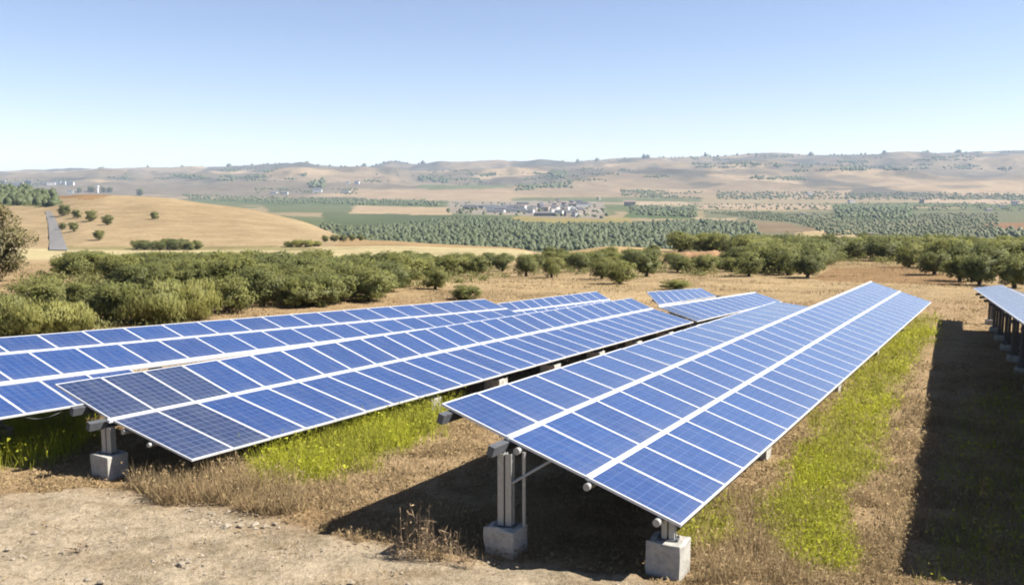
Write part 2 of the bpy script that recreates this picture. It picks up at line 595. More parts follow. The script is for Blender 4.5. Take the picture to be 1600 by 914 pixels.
def boxes(lst):
    """list of (x0,x1,y0,y1,z0,z1)"""
    v, f = [], []
    for x0, x1, y0, y1, z0, z1 in lst:
        b = len(v)
        v += [(x0, y0, z0), (x1, y0, z0), (x1, y1, z0), (x0, y1, z0), (x0, y0, z1), (x1, y0, z1), (x1, y1, z1), (x0, y1, z1)]
        f += [(b, b + 3, b + 2, b + 1), (b + 4, b + 5, b + 6, b + 7), (b, b + 1, b + 5, b + 4), (b + 1, b + 2, b + 6, b + 5),
              (b + 2, b + 3, b + 7, b + 6), (b + 3, b, b + 4, b + 7)]
    return v, f


def tube(p0, p1, r, n=10):
    p0 = np.array(p0, float); p1 = np.array(p1, float)
    d = nrm(p1 - p0)
    a = nrm(np.cross(d, [0, 0, 1.0] if abs(d[2]) < 0.9 else [1.0, 0, 0])); b = np.cross(d, a)
    v = []
    for p in (p0, p1):
        for k in range(n):
            t = 2 * math.pi * k / n
            v.append(p + r * (math.cos(t) * a + math.sin(t) * b))
    f = [(k, (k + 1) % n, n + (k + 1) % n, n + k) for k in range(n)] + [tuple(range(n))[::-1], tuple(range(n, 2 * n))]
    return v, f


def beam(p0, p1, w, h, up):
    """box section from p0 to p1; w across, h along up, top face through the line"""
    p0 = np.array(p0, float); p1 = np.array(p1, float)
    d = nrm(p1 - p0); s = nrm(np.cross(d, up)); u = np.cross(s, d)
    v = []
    for p in (p0, p1):
        for sx, sz in ((-1, -1), (1, -1), (1, 0), (-1, 0)):
            v.append(p + s * sx * w / 2 + u * (h if sz < 0 else 0) * sz)
    f = [(0, 3, 2, 1), (4, 5, 6, 7), (0, 1, 5, 4), (1, 2, 6, 5), (2, 3, 7, 6), (3, 0, 4, 7)]
    return v, f


# ------------------------------------------------------------------ land cover
C_DIRT = (0.50, 0.42, 0.305)
C_DRY = (0.44, 0.31, 0.175)
C_DRYL = (0.47, 0.345, 0.20)
DIRT_POLY = [(-900, 772), (200, 772), (330, 796), (480, 822), (560, 845), (700, 872), (850, 886), (1000, 899), (1060, 920), (1100, 1300), (-900, 1300)]
GREEN_POLYS = [
    ([(395, 745), (440, 715), (500, 690), (560, 660), (620, 640), (690, 625), (692, 665), (640, 700), (560, 735), (470, 762), (420, 765)], 1.0),
    ([(1185, 800), (1230, 765), (1300, 785), (1335, 850), (1340, 890), (1255, 892), (1195, 850)], 1.0),
    ([(1215, 770), (1255, 690), (1300, 630), (1345, 575), (1390, 530), (1428, 492), (1458, 492), (1432, 545), (1396, 610), (1380, 660), (1368, 730), (1330, 775), (1270, 800)], 0.95),
    ([(1065, 835), (1095, 790), (1150, 790), (1150, 850), (1080, 865)], 0.6),
    ([(1440, 900), (1500, 640), (1640, 560), (1660, 920)], 0.12),
    ([(-60, 700), (0, 668), (60, 655), (140, 645), (150, 690), (90, 715), (0, 735), (-60, 735)], 0.6),
    ([(1380, 560), (1430, 515), (1460, 505), (1440, 540), (1400, 600)], 0.8),
]


def green_mask(px, py, x, y):
    g = np.zeros(np.shape(px))
    for q in range(4):                         # ragged, feathered patch edges
        jx = (fbm(x * (0.7 + 0.5 * q) + 9 * q, y * (0.7 + 0.5 * q), 3) - 0.5) * 95
        jy = (fbm(x * (0.7 + 0.5 * q) + 40, y * (0.7 + 0.5 * q) + 9 * q, 3) - 0.5) * 55
        for poly, s in GREEN_POLYS:
            g = g + 0.25 * inpoly(px + jx, py + jy, poly) * s
    return np.minimum(g, 1)


def dirt_mask(px, py, x, y):
    jy = (fbm(x * 0.9 + 7, y * 0.9, 4) - 0.5) * 34
    return inpoly(px, py + jy, DIRT_POLY)


# near ground sheet
def axis(a, b, fa, fb, cs, fs):
    out = list(np.arange(a, fa, cs)) + list(np.arange(fa, fb, fs)) + list(np.arange(fb, b, cs)) + [b]
    return np.array(out)


gx = axis(-96, 96, -13, 15, 1.2, 0.11)
gy = axis(-40, 62, 11, 27, 0.9, 0.11)
GX, GY = np.meshgrid(gx, gy, indexing='ij')
GZ = gz(GX, GY)
PX, PY = proj(GX, GY, GZ)
front = GY > 6
dm = dirt_mask(PX, PY, GX, GY) | ~front
GZ = GZ + np.where(dm, (fbm(GX * 2.5, GY * 2.5, 4) - 0.5) * 0.14 + (fbm(GX * 0.35 + 4, GY * 2.2, 3) - 0.5) * 0.15, (fbm(GX * 3, GY * 3, 3) - 0.5) * 0.06) * (1 - sstep(50, 60, GY))
gm = np.where(front, green_mask(PX, PY, GX, GY), 0)
cov = np.empty(GX.shape + (3,))
mixd = fbm(GX * 0.25, GY * 0.25, 3)[..., None]
cov[:] = np.array(C_DRY) * (1 - mixd) + np.array(C_DRYL) * mixd
g2 = gm[..., None] * 0.6
cov = cov * (1 - g2) + np.array((0.30, 0.31, 0.08)) * g2
d2_ = dm.astype(float)
d2_ = blur(blur(d2_, 0, 3), 1, 3)[..., None]
crust = (sstep(0.5, 0.68, fbm(GX * 0.8 + 3, GY * 2.4 + 8, 4)) * 0.55)[..., None]
cov = cov * (1 - d2_) + np.array(C_DIRT) * (1 - crust * np.array((0.36, 0.40, 0.46))) * d2_
brn = sstep(0.52, 0.72, fbm(GX * 0.5 + 30, GY * 0.9 + 4, 4))[..., None] * 0.5
cov = cov * (1 - brn) + cov * np.array((0.78, 0.70, 0.62)) * brn


def grid_faces(na, nb):
    i = np.arange(na - 1)[:, None] * nb + np.arange(nb - 1)[None, :]
    return np.stack([i, i + nb, i + nb + 1, i + 1], -1).reshape(-1, 4)


me = mesh_np('ground', np.stack([GX, GY, GZ], -1).reshape(-1, 3), grid_faces(*GX.shape), M['ground'], cov.reshape(-1, 3), 'cover', True)
tag(link('ground', me), kind='structure')

# far land
FPXX, FPYY = proj(XX, YY, ZG)
FC = np.empty(XX.shape + (3,))
FC[:] = (0.42, 0.315, 0.185)


def paint(mask, col, a=1.0):
    k = (mask.astype(float) * a)[..., None]
    FC[:] = FC * (1 - k) + np.array(col) * k


def ppaint(poly, col, y0, y1, a=1.0, jit=1.0):
    jx = (fbm(XX / 40 + 3, YY / 40, 3) - 0.5) * 14 * jit
    jy = (fbm(XX / 60, YY / 60 + 8, 3) - 0.5) * 3 * jit
    paint(inpoly(FPXX + jx, FPYY + jy, poly) & (YY > y0) & (YY < y1), col, a)


paint((YY > 50) & (YY < 200), (0.40, 0.30, 0.175))
ppaint([(1270, 436), (1300, 420), (1420, 415), (1520, 440), (1500, 446), (1290, 440)], (0.27, 0.165, 0.085), 60, 200, 0.8)
ppaint([(1035, 396), (1140, 396), (1145, 412), (1035, 412)], (0.30, 0.19, 0.10), 90, 260)
ppaint([(620, 424), (665, 424), (665, 438), (620, 438)], (0.33, 0.19, 0.10), 60, 260)
paint((YY > 190) & (YY < 285) & (FPXX < 830), (0.50, 0.43, 0.25))
paint((YY > 285) & (YY < 700), (0.385, 0.295, 0.18))
ppaint([(540, 372), (840, 380), (840, 391), (520, 390)], (0.36, 0.25, 0.13), 285, 500, 0.8)
ppaint([(100, 384), (420, 384), (500, 388), (500, 391), (100, 391)], (0.22, 0.20, 0.09), 250, 360, 0.7)
ppaint([(75, 296), (210, 298), (180, 305), (140, 312), (70, 308)], (0.27, 0.16, 0.08), 450, 700, 0.8)
paint((YY > 150) & (YY < 330) & (FPXX > 850) & (FPXX < 1010), (0.46, 0.34, 0.18))
VAL = (YY > 560) & (YY < 3000)
paint(VAL & ((YY > 760) | (FPXX > 560)), (0.155, 0.165, 0.085))
bl = fbm(XX / 420 + 9, YY / 420, 2)
paint(VAL & (YY > 760) & (bl > 0.56), (0.36, 0.28, 0.18), 0.8)
paint(VAL & (YY > 760) & (bl < 0.42), (0.12, 0.15, 0.065), 0.8)
for poly, col in [
    ([(500, 332), (720, 336), (830, 340), (1180, 352), (1200, 392), (540, 392)], (0.10, 0.125, 0.06)),
    ([(800, 338), (985, 340), (985, 352), (880, 354), (800, 347)], (0.30, 0.25, 0.10)),
    ([(555, 322), (705, 324), (705, 336), (545, 334)], (0.42, 0.32, 0.21)),
    ([(400, 313), (560, 315), (545, 333), (420, 332)], (0.125, 0.15, 0.075)),
    ([(280, 302), (520, 308), (690, 314), (690, 323), (420, 320), (300, 312)], (0.10, 0.13, 0.055)),
    ([(975, 314), (1075, 316), (1075, 323), (975, 322)], (0.44, 0.35, 0.24)),
    ([(985, 323), (1085, 325), (1090, 343), (975, 340)], (0.10, 0.145, 0.06)),
    ([(1100, 330), (1600, 330), (1600, 376), (1100, 372)], (0.17, 0.175, 0.105)),
    ([(1085, 340), (1150, 341), (1140, 350), (1085, 349)], (0.42, 0.33, 0.23)),
    ([(1145, 344), (1220, 347), (1290, 360), (1280, 367), (1130, 362)], (0.23, 0.17, 0.105)),
    ([(1245, 364), (1300, 359), (1345, 362), (1350, 374), (1240, 374)], (0.50, 0.39, 0.22)),
    ([(1090, 319), (1300, 320), (1300, 328), (1090, 327)], (0.42, 0.32, 0.23)),
    ([(1300, 321), (1425, 323), (1420, 344), (1305, 342)], (0.10, 0.15, 0.06)),
    ([(1440, 311), (1600, 313), (1600, 319), (1440, 317)], (0.44, 0.33, 0.24)),
    ([(1540, 348), (1600, 349), (1600, 358), (1540, 357)], (0.28, 0.16, 0.09)),
    ([(700, 313), (945, 315), (945, 343), (700, 333)], (0.30, 0.26, 0.22)),
]:
    ppaint(poly, col, 560, 3200, 0.95)
ppaint([(-400, 292), (85, 292), (90, 326), (40, 322), (-400, 320)], (0.14, 0.15, 0.07), 500, 1300, 0.9)
HL = sstep(2850, 3150, YY)[..., None]
hn = fbm(XX / 700 + 4, YY / 520 + 2, 4)
hcol = np.array((0.37, 0.285, 0.195)) * (1 - sstep(0.4, 0.62, hn)[..., None]) + np.array((0.255, 0.21, 0.155)) * sstep(0.4, 0.62, hn)[..., None]
pale = sstep(0.6, 0.68, fbm(XX / 500 + 70, YY / 300 + 20, 3))[..., None]
hcol = hcol * (1 - pale) + np.array((0.50, 0.38, 0.25)) * pale
sh = sstep(0.54, 0.62, fbm(XX / 330 + 11, YY / 420 + 30, 5) + 0.09 * sstep(4600, 6300, YY) - 0.01)[..., None]
hcol = hcol * (1 - 0.8 * sh) + np.array((0.125, 0.12, 0.10)) * 0.8 * sh
fine = sstep(0.56, 0.64, fbm(XX / 70 + 5, YY / 110 + 3, 4))[..., None] * sstep(3200, 4200, YY)[..., None]
hcol = hcol * (1 - 0.45 * fine) + np.array((0.13, 0.12, 0.10)) * 0.45 * fine
FC[:] = FC * (1 - HL) + hcol * 0.8 * HL
for poly, col in [([(655, 288), (800, 290), (800, 293), (655, 297)], (0.14, 0.17, 0.08)), ([(545, 296), (800, 296), (800, 315), (560, 312)], (0.38, 0.285, 0.19)),
                  ([(1195, 303), (1330, 296), (1320, 309), (1200, 312)], (0.40, 0.30, 0.21)), ([(1470, 296), (1600, 290), (1600, 305), (1480, 306)], (0.42, 0.315, 0.21))]:
    ppaint(poly, col, 2600, 5200, 0.85)
FV = np.stack([XX, YY, ZG], -1).reshape(-1, 3)
FCf = FC.reshape(-1, 3)
nb = len(YS)
bands = [('field', 0, np.searchsorted(YS, 285)), ('hillside', np.searchsorted(YS, 285), np.searchsorted(YS, 650)),
         ('valley', np.searchsorted(YS, 650), np.searchsorted(YS, 2900)), ('hills', np.searchsorted(YS, 2900), nb - 1)]
for nm, r0, r1 in bands:
    V = np.stack([XX, YY, ZG], -1)[:, r0:r1 + 1].reshape(-1, 3)
    c = FC[:, r0:r1 + 1].reshape(-1, 3)
    me = mesh_np(nm, V, grid_faces(len(AX), r1 - r0 + 1), M['land'], c, 'cover', True)
    tag(link(nm, me), kind='structure')

# ------------------------------------------------------------------ grass
def blades(n, ylo, yhi, keep, hfun, wfun, colfun, lean=0.35, spread=0.66, bits=0.0):
    y = np.exp(rng.uniform(math.log(ylo), math.log(yhi), n))
    x = rng.uniform(-spread, spread, n) * (y + 3)
    z = gz(x, y)
    px, py = proj(x, y, z)
    k = keep(px, py, x, y)
    x, y, z, px, py = x[k], y[k], z[k], px[k], py[k]
    m = len(x)
    h = hfun(x, y, px, py); w = wfun(y)
    a = rng.uniform(0, 2 * math.pi, m); b = rng.uniform(0, 2 * math.pi, m)
    L = rng.uniform(0.1, 1, m) * lean * h
    V = np.empty((m, 3, 3))
    V[:, 0] = np.stack([x - np.cos(a) * w, y - np.sin(a) * w, z - 0.05], -1)
    V[:, 1] = np.stack([x + np.cos(a) * w, y + np.sin(a) * w, z - 0.05], -1)
    V[:, 2] = np.stack([x + np.cos(b) * L, y + np.sin(b) * L, z + h], -1)
    c = colfun(m, x, y)
    if bits:                                   # seed heads and small leaves carried on the stems
        k = rng.random(m) < bits
        nb_ = int(k.sum())
        t = rng.random(nb_) ** 0.7
        q = np.stack([x[k] + np.cos(b[k]) * L[k] * t, y[k] + np.sin(b[k]) * L[k] * t, z[k] + h[k] * t], -1)
        s_ = (0.009 + 0.0007 * y[k])[:, None]
        V[k, 0] = q + rng.normal(size=(nb_, 3)) * s_
        V[k, 1] = q + rng.normal(size=(nb_, 3)) * s_
        V[k, 2] = q + rng.normal(size=(nb_, 3)) * s_ * 1.3 + np.array([0, 0, 0.01])
    c = np.repeat(c[:, None, :], 3, 1)
    return V.reshape(-1, 3), np.arange(m * 3).reshape(-1, 3), c.reshape(-1, 3)


def dry_keep(px, py, x, y):
    d = dirt_mask(px, py, x, y)
    g = green_mask(px, py, x, y)
    clump = fbm(x * 1.6 + 3, y * 1.6, 3)
    r = rng.random(len(x))
    p = np.where(d, 0.03 * (clump > 0.55), 0.25 + 0.75 * sstep(0.35, 0.6, clump))
    p = p * (1 - 0.75 * (g > 0.3))
    return r < p


def dry_h(x, y, px, py):
    big = sstep(0.4, 0.65, fbm(x * 0.45 + 12, y * 0.45, 3))
    h = 0.045 + 0.12 * big
    # tall fringe along the near edge of the left table
    tall = inpoly(px, py, [(190, 770), (280, 740), (400, 740), (470, 770), (480, 805), (330, 808), (220, 785)])
    edge = inpoly(px, py, [(1085, 800), (1130, 770), (1215, 800), (1230, 914), (1085, 914)])
    right = inpoly(px, py, [(1085, 800), (1215, 700), (1420, 600), (1480, 640), (1400, 914), (1085, 914)])
    h = h + 0.36 * tall + 0.14 * edge + 0.10 * right * sstep(0.35, 0.6, fbm(x * 0.8 + 60, y * 0.8, 3))
    h = np.where(dirt_mask(px, py, x, y), 0.07, h)
    return h * rng.uniform(0.6, 1.3, len(x))


def dry_c(m, x, y):
    t = rng.random(m)[:, None]
    n = fbm(x * 0.6 + 50, y * 0.6, 3)[:, None]
    c = np.array((0.34, 0.235, 0.115)) * (1 - t) + np.array((0.70, 0.525, 0.29)) * t
    return c * (0.75 + 0.5 * n)


V, F, c = blades(520000, 12.5, 34, dry_keep, dry_h, lambda y: 0.0035 + 0.00022 * y, dry_c, 0.9, bits=0.35)
tag(link('dry_grass', mesh_np('dry_grass', V, F, M['blade'], c)), 'dry tan grass covering the ground around the solar rows', kind='stuff')
GL = [(-80, 455), (150, 450), (330, 460), (345, 492), (250, 512), (120, 530), (-80, 540)]
V, F, c = blades(60000, 34, 90, lambda px, py, x, y: inpoly(px + (fbm(x * .3, y * .3, 3) - .5) * 90, py + (fbm(x * .3 + 9, y * .3, 3) - .5) * 30, GL) & (rng.random(len(x)) < 0.8),
                 lambda x, y, px, py: (0.2 + 0.3 * fbm(x * 0.4, y * 0.4, 3)) * rng.uniform(0.5, 1.3, len(x)), lambda y: 0.0005 * y,
                 lambda m, x, y: np.array((0.27, 0.25, 0.09)) * rng.uniform(0.7, 1.3, (m, 1)), 0.8, bits=0.4)
tag(link('scrub_grass', mesh_np('scrub_grass', V, F, M['blade'], c)), 'olive green tall grass among the pale shrubs at the left', kind='stuff')
V, F, c = blades(200000, 34, 150, lambda px, py, x, y: (rng.random(len(x)) < 0.3 + 0.7 * sstep(0.4, 0.6, fbm(x * 0.4, y * 0.4, 3))) & (px < 1700) & (px > -100),
                 lambda x, y, px, py: (0.05 + 0.11 * sstep(0.4, 0.7, fbm(x * 0.25, y * 0.25, 3))) * rng.uniform(0.6, 1.3, len(x)),
                 lambda y: 0.0006 * y, lambda m, x, y: dry_c(m, x, y) * np.array((0.95, 0.93, 0.90)), 1.4)
tag(link('field_grass', mesh_np('field_grass', V, F, M['blade'], c)), 'dry grass of the open field behind the solar rows', kind='stuff')


def green_keep(px, py, x, y):
    g = green_mask(px, py, x, y)
    return rng.random(len(x)) < g * (0.5 + 0.5 * sstep(0.3, 0.5, fbm(x * 1.5 + 20, y * 1.5, 3)))


def green_h(x, y, px, py):
    left = px < 720
    return (0.15 + 0.28 * left + 0.22 * fbm(x * 0.9, y * 0.9, 3)) * rng.uniform(0.5, 1.35, len(x))


def green_c(m, x, y):
    t = rng.random(m)[:, None]
    n = sstep(0.35, 0.65, fbm(x * 0.8 + 8, y * 0.8, 3))[:, None]
    c = np.array((0.40, 0.42, 0.025)) * (1 - t) + np.array((0.72, 0.73, 0.08)) * t
    d = np.array((0.36, 0.30, 0.12))
    return c * (0.7 + 0.3 * n) + d * 0.2 * (1 - n)


V, F, c = blades(700000, 12.5, 50, green_keep, green_h, lambda y: 0.003 + 0.0002 * y, green_c, 0.8, bits=0.4)
tag(link('green_weeds', mesh_np('green_weeds', V, F, M['blade'], c)), 'bright lime green weeds growing in patches along the solar rows', kind='stuff')

# ------------------------------------------------------------------ solar arrays
D1 = nrm(ray(1613, 332))
D2 = -ray(-1830, -645)
D2 = nrm(D2 - D1 * (D1 @ D2))
NN = np.cross(D1, D2)
NN = NN * np.sign(NN[2])
CAMP = np.array([0, 0, CAMH])


def plane_pt(px, py, c):
    r = ray(px, py)
    return r * (c / (NN @ r)) + CAMP


def plane_c(post_base, post_top):
    hp = nrm(np.array([D1[1], -D1[0], 0])); gn = np.cross(hp, D1); gn = gn * np.sign(gn[2])
    r = ray(*post_base); p = r * (-CAMH / (gn @ r))
    r = ray(*post_top); t = r * (p[1] / r[1])
    return NN @ t


def cframe(O, ex, ey, ez):
    return Matrix(((ex[0], ey[0], ez[0], O[0]), (ex[1], ey[1], ez[1], O[1]), (ex[2], ey[2], ez[2], O[2]), (0, 0, 0, 1)))


def module_meshes(w, l, nx=6, ny=8, bw=0.026, th=0.045):
    """laminate and frame for a module of w x l, local origin at its centre, top of the frame at z=0"""
    a, b = w / 2 - 0.006, l / 2 - 0.006
    ia, ib = a - bw, b - bw
    v = [(-ia, -ib, -0.005), (ia, -ib, -0.005), (ia, ib, -0.005), (-ia, ib, -0.005), (-ia, -ib, -0.02), (ia, -ib, -0.02), (ia, ib, -0.02), (-ia, ib, -0.02)]
    f = [(0, 1, 2, 3), (7, 6, 5, 4)]
    lam = mesh_from('solar_module', v, f, M['cells'])
    uv = lam.uv_layers.new(name='cells')
    uvs = [(0, 0), (nx, 0), (nx, ny), (0, ny)]
    for i in range(4):
        uv.data[i].uv = uvs[i]
    for i, q in enumerate([(0, ny), (nx, ny), (nx, 0), (0, 0)]):
        uv.data[4 + i].uv = q
    lam.materials.append(M['back'])
    lam.polygons[1].material_index = 1
    o = [(-a, -b), (a, -b), (a, b), (-a, b)]; i_ = [(-ia, -ib), (ia, -ib), (ia, ib), (-ia, ib)]
    v = [(x, y, 0) for x, y in o] + [(x, y, 0) for x, y in i_] + [(x, y, -th) for x, y in o] + [(x, y, -th) for x, y in i_]
    f = []
    for k in range(4):
        q = (k + 1) % 4
        f += [(k, q, 4 + q, 4 + k), (8 + k, 8 + q, q, k), (4 + k, 4 + q, 12 + q, 12 + k), (8 + q, 8 + k, 12 + k, 12 + q)]
    fr = mesh_from('frame', v, f, M['frame'])
    return lam, fr


def lerp(a, b, t):
    return a * (1 - t) + b * t


class Array:
    """a table of modules. rows: list of quads (near_hi, near_lo, far_hi, far_lo, count, first_dark)"""

    def __init__(self, base, label, group='rows of blue solar panels on the slope'):
        self.root = thing('solar_array', base, label, 'solar array', group)
        self.base = np.array(base, float)

    def add(self, name, me, mw=None):
        return link(name, me, self.root, mw if mw is not None else Matrix.Translation(-Vector(self.base)))

    def addvf(self, name, vf, mat, smooth=False):
        v, f = vf
        v = [np.array(q) - self.base for q in v]
        return link(name, mesh_from(name, v, f, mat, smooth), self.root)

    def row(self, nh, nl, fh, fl, n, dark=(), off=0.0, sway=0.003, nx=6, ny=8, bw=0.026):
        w = np.linalg.norm(fl - nl) / n; l = np.linalg.norm(nh - nl)
        lam, fr = module_meshes(w, l, nx, ny, bw)
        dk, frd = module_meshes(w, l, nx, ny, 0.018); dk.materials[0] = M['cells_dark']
        for i in range(n):
            t0, t1 = (i + off) / (n + off), (i + 1 + off) / (n + off)
            if off and i == 0:
                t0 = 0.0
            a, b, c, d = lerp(nh, fh, t0), lerp(nl, fl, t0), lerp(nh, fh, t1), lerp(nl, fl, t1)
            O = (a + b + c + d) / 4
            ex = ((c - a) + (d - b)) / 2 / w
            ey = ((a - b) + (c - d)) / 2 / l
            ez = nrm(np.cross(ex, ey))
            ez = nrm(ez + np.array(rng.normal(0, sway, 3)))
            mw = cframe(O - self.base, ex, ey, ez)
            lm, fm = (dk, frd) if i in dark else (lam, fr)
            ux = nrm(ex); uy = np.cross(ez, ux)
            uy = nrm(uy); uz = np.cross(ux, uy)
            if abs(nrm(ex) @ nrm(ey)) > 0.004:
                lm, fm = lm.copy(), fm.copy()
                for mm in (lm, fm):
                    co = np.empty(len(mm.vertices) * 3, np.float32)
                    mm.vertices.foreach_get('co', co); co = co.reshape(-1, 3)
                    q = co.copy()
                    q[:, 0] = co[:, 0] * (ex @ ux) + co[:, 1] * (ey @ ux)
                    q[:, 1] = co[:, 1] * (ey @ uy)
                    mm.vertices.foreach_set('co', q.ravel())
                mw = cframe(O - self.base, ux, uy, uz)
            else:
                mw = cframe(O - self.base, ux * (ex @ ux), uy * (ey @ uy), uz)
            m = self.add('solar_module', lm, mw)
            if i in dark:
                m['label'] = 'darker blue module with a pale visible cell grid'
            link('frame', fm, m)

    def rail(self, p0, p1, w=0.055, up=NN, name='rail'):
        L = np.linalg.norm(p1 - p0); n = max(1, int(round(L / 3.6)))
        side = nrm(np.cross(nrm(p1 - p0), up))
        for k in range(n):
            a = lerp(p0, p1, k / n) + nrm(p1 - p0) * 0.006; b = lerp(p0, p1, (k + 1) / n) - nrm(p1 - p0) * 0.006
            o = side * random.uniform(-0.006, 0.006) + up * (0.022 + random.uniform(-0.004, 0.004))
            v, f = [], []
            for sd_, ww, dz in ((-0.30, 0.4, 0.0), (0.30, 0.4, 0.0), (0.0, 0.18, -0.018)):
                bv, bf = beam(a + o + side * sd_ * w + up * dz, b + o + side * sd_ * w + up * dz, w * ww, 0.065 + dz, up)
                f += [tuple(q + len(v) for q in t) for t in bf]; v += bv
            self.addvf(name, (v, f), M['rail'])

    def purlin(self, p0, p1, w=0.12, h=0.17, drop=0.06, up=NN, mat='steel_dark'):
        self.addvf('purlin', beam(p0 - up * drop, p1 - up * drop, w, h, up), M[mat])

    def pipe(self, p0, p1, r=0.055, drop=0.14, up=NN):
        self.addvf('pipe', tube(p0 - up * drop, p1 - up * drop, r, 14), M['steel'])

    def footing(self, x, y, h=0.55, w=0.58, d=0.5, sink=0.3):
        z = float(gz(x, y))
        v, f = boxes([(-w / 2, w / 2, -d / 2, d / 2, -sink, h)])
        me = mesh_from('footing', v, f, M['concrete'])
        import bmesh
        bm = bmesh.new(); bm.from_mesh(me)
        bmesh.ops.subdivide_edges(bm, edges=bm.edges[:], cuts=3, use_grid_fill=True)
        for vv in bm.verts:
            vv.co += Vector((random.uniform(-1, 1), random.uniform(-1, 1), random.uniform(-1, 1))) * 0.010
        top = [e for e in bm.edges if e.calc_face_angle(0) > 1.0]
        bmesh.ops.bevel(bm, geom=top, offset=0.028, segments=2, affect='EDGES', profile=0.6)
        bm.to_mesh(me); bm.free()
        az = math.atan2(D1[0], D1[1])
        self.add('footing', me, Matrix.Translation(Vector((x, y, z)) - Vector(self.base)) @ Matrix.Rotation(-az, 4, 'Z'))
        return z + h

    def post(self, x, y, ztop, zbot, w=0.24, d=0.13, mat='steel'):
        t = 0.012; g = 0.028
        v, f = boxes([(-w / 2, -g / 2, -d / 2, -d / 2 + t, 0, 1), (g / 2, w / 2, -d / 2, -d / 2 + t, 0, 1),
                      (-w / 2, -w / 2 + t, -d / 2 + t, d / 2, 0, 1), (w / 2 - t, w / 2, -d / 2 + t, d / 2, 0, 1),
                      (-g / 2 - t, -g / 2, -d / 2 + t, d / 2, 0, 1), (g / 2, g / 2 + t, -d / 2 + t, d / 2, 0, 1),
                      (-w / 2 - 0.02, -w / 2, d / 2 - 0.02, d / 2, 0, 1), (w / 2, w / 2 + 0.02, d / 2 - 0.02, d / 2, 0, 1)])
        v = [(a, b, zbot - 0.02 + c * (ztop - zbot + 0.02)) for a, b, c in v]
        me = mesh_from('post', v, f, M[mat])
        az = math.atan2(D1[0], D1[1])
        pv_, pf_ = boxes([(-w / 2 - 0.07, w / 2 + 0.07, -d / 2 - 0.05, d / 2 + 0.05, zbot - 0.004, zbot + 0.012)] +
                         [(a * (w / 2 + 0.045) - 0.014, a * (w / 2 + 0.045) + 0.014, b * (d / 2 + 0.02) - 0.014, b * (d / 2 + 0.02) + 0.014, zbot + 0.012, zbot + 0.035) for a in (-1, 1) for b in (-1, 1)])
        self.add('base_plate', mesh_from('base_plate', pv_, pf_, M['steel_dark']), Matrix.Translation(Vector((x, y, 0)) - Vector(self.base)) @ Matrix.Rotation(-az * 0.6, 4, 'Z'))
        self.add('post', me, Matrix.Translation(Vector((x, y, 0)) - Vector(self.base)) @ Matrix.Rotation(-az * 0.6, 4, 'Z'))


def bilin(q, s, t):
    """q = (near_hi, near_lo, far_hi, far_lo); s along the row, t from high to low"""
    return lerp(lerp(q[0], q[2], s), lerp(q[1], q[3], s), t)


DZ = np.array([0, 0, 1.0])


def supports(A, q, ts_hi, ts_lo, ss, ss_lo, hh=0.5, hl=0.5, brace=True, w=0.24, skip=0, cut=None):
    for i, s in enumerate(ss):
        p = bilin(q, s, ts_hi)
        top = A.footing(p[0], p[1], hh)
        A.post(p[0], p[1], p[2] - (0.215 if i < skip else 0.13), top, w)
        # rafter carrying the purlins, down the slope
        t0 = 0.06 if cut is None or s < cut[0] else cut[1]
        a = bilin(q, s, t0) - NN * 0.235; b = bilin(q, s, 0.95) - NN * 0.235
        if i >= skip:
            A.addvf('rafter', beam(a, b, 0.09, 0.11, NN), M['steel_dark'])
        if brace:
            e = bilin(q, s, min(ts_hi + 0.17, 0.8)) - NN * 0.06 + D1 * 0.30
            e0 = np.array([p[0], p[1], top + (p[2] - top) * 0.52]) + D2 * 0.10
            A.addvf('brace', tube(e0, e, 0.026, 8), M['steel'])
            f0 = np.array([p[0], p[1], top]) + D2 * 0.30 * np.array([1, 1, 0]) + D1 * 0.12
            A.addvf('strut', tube(f0 - DZ * 0.02, np.array([f0[0], f0[1], p[2] - 0.19]), 0.032, 8), M['steel'])
    for s in ss_lo:
        p = bilin(q, s, ts_lo)
        top = A.footing(p[0], p[1], hl)
        A.post(p[0], p[1], p[2] - 0.10, top, 0.2)


# --- first array: three rows, nearest to the camera
c1 = plane_c((797, 860), (797, 690))
Pn = [plane_pt(*q, c1) for q in [(690, 630), (793, 683), (920, 745), (1063.6, 821)]]
U0 = np.mean([p @ D1 for p in Pn])
Vn = [(p - CAMP) @ D2 for p in Pn]
U0 = np.mean([(p - CAMP) @ D1 for p in Pn])
Uf = (plane_pt(1456, 472, c1) - CAMP) @ D1
O1 = NN * c1 + CAMP


def pl(u, v, c):
    return NN * c + CAMP + D1 * u + D2 * v


A1 = Array(pl(U0, Vn[1], c1) * np.array([1, 1, 0]) + np.array([0, 0, float(gz(*pl(U0, Vn[1], c1)[:2]))]),
           'large near solar array of three panel rows, low corner over a square footing')
NEARP = [pl(U0, v, c1) for v in Vn]
FARP = [pl(Uf, v, c1) for v in Vn]
g1 = 0.022
U1f = (plane_pt(1242, 470, c1) - CAMP) @ D1
hi_far = pl(U1f, Vn[0], c1) - NN * 0.30
A1.row(NEARP[0], NEARP[1] - D2 * g1, hi_far, pl(U1f, Vn[1] - g1, c1), 21)
A1.row(NEARP[1] + D2 * g1, NEARP[2] - D2 * g1, FARP[1] + D2 * g1, FARP[2] - D2 * g1, 34)
A1.row(NEARP[2] + D2 * g1, NEARP[3], FARP[2] + D2 * g1, FARP[3], 34)
A1.rail(NEARP[1] - D1 * 0.02, FARP[1])
A1.rail(NEARP[2] - D1 * 0.02, FARP[2])
Q1 = (NEARP[0], NEARP[3], FARP[0] - D2 * -1.4, FARP[3])
Q1 = (NEARP[0], NEARP[3], FARP[0], FARP[3])
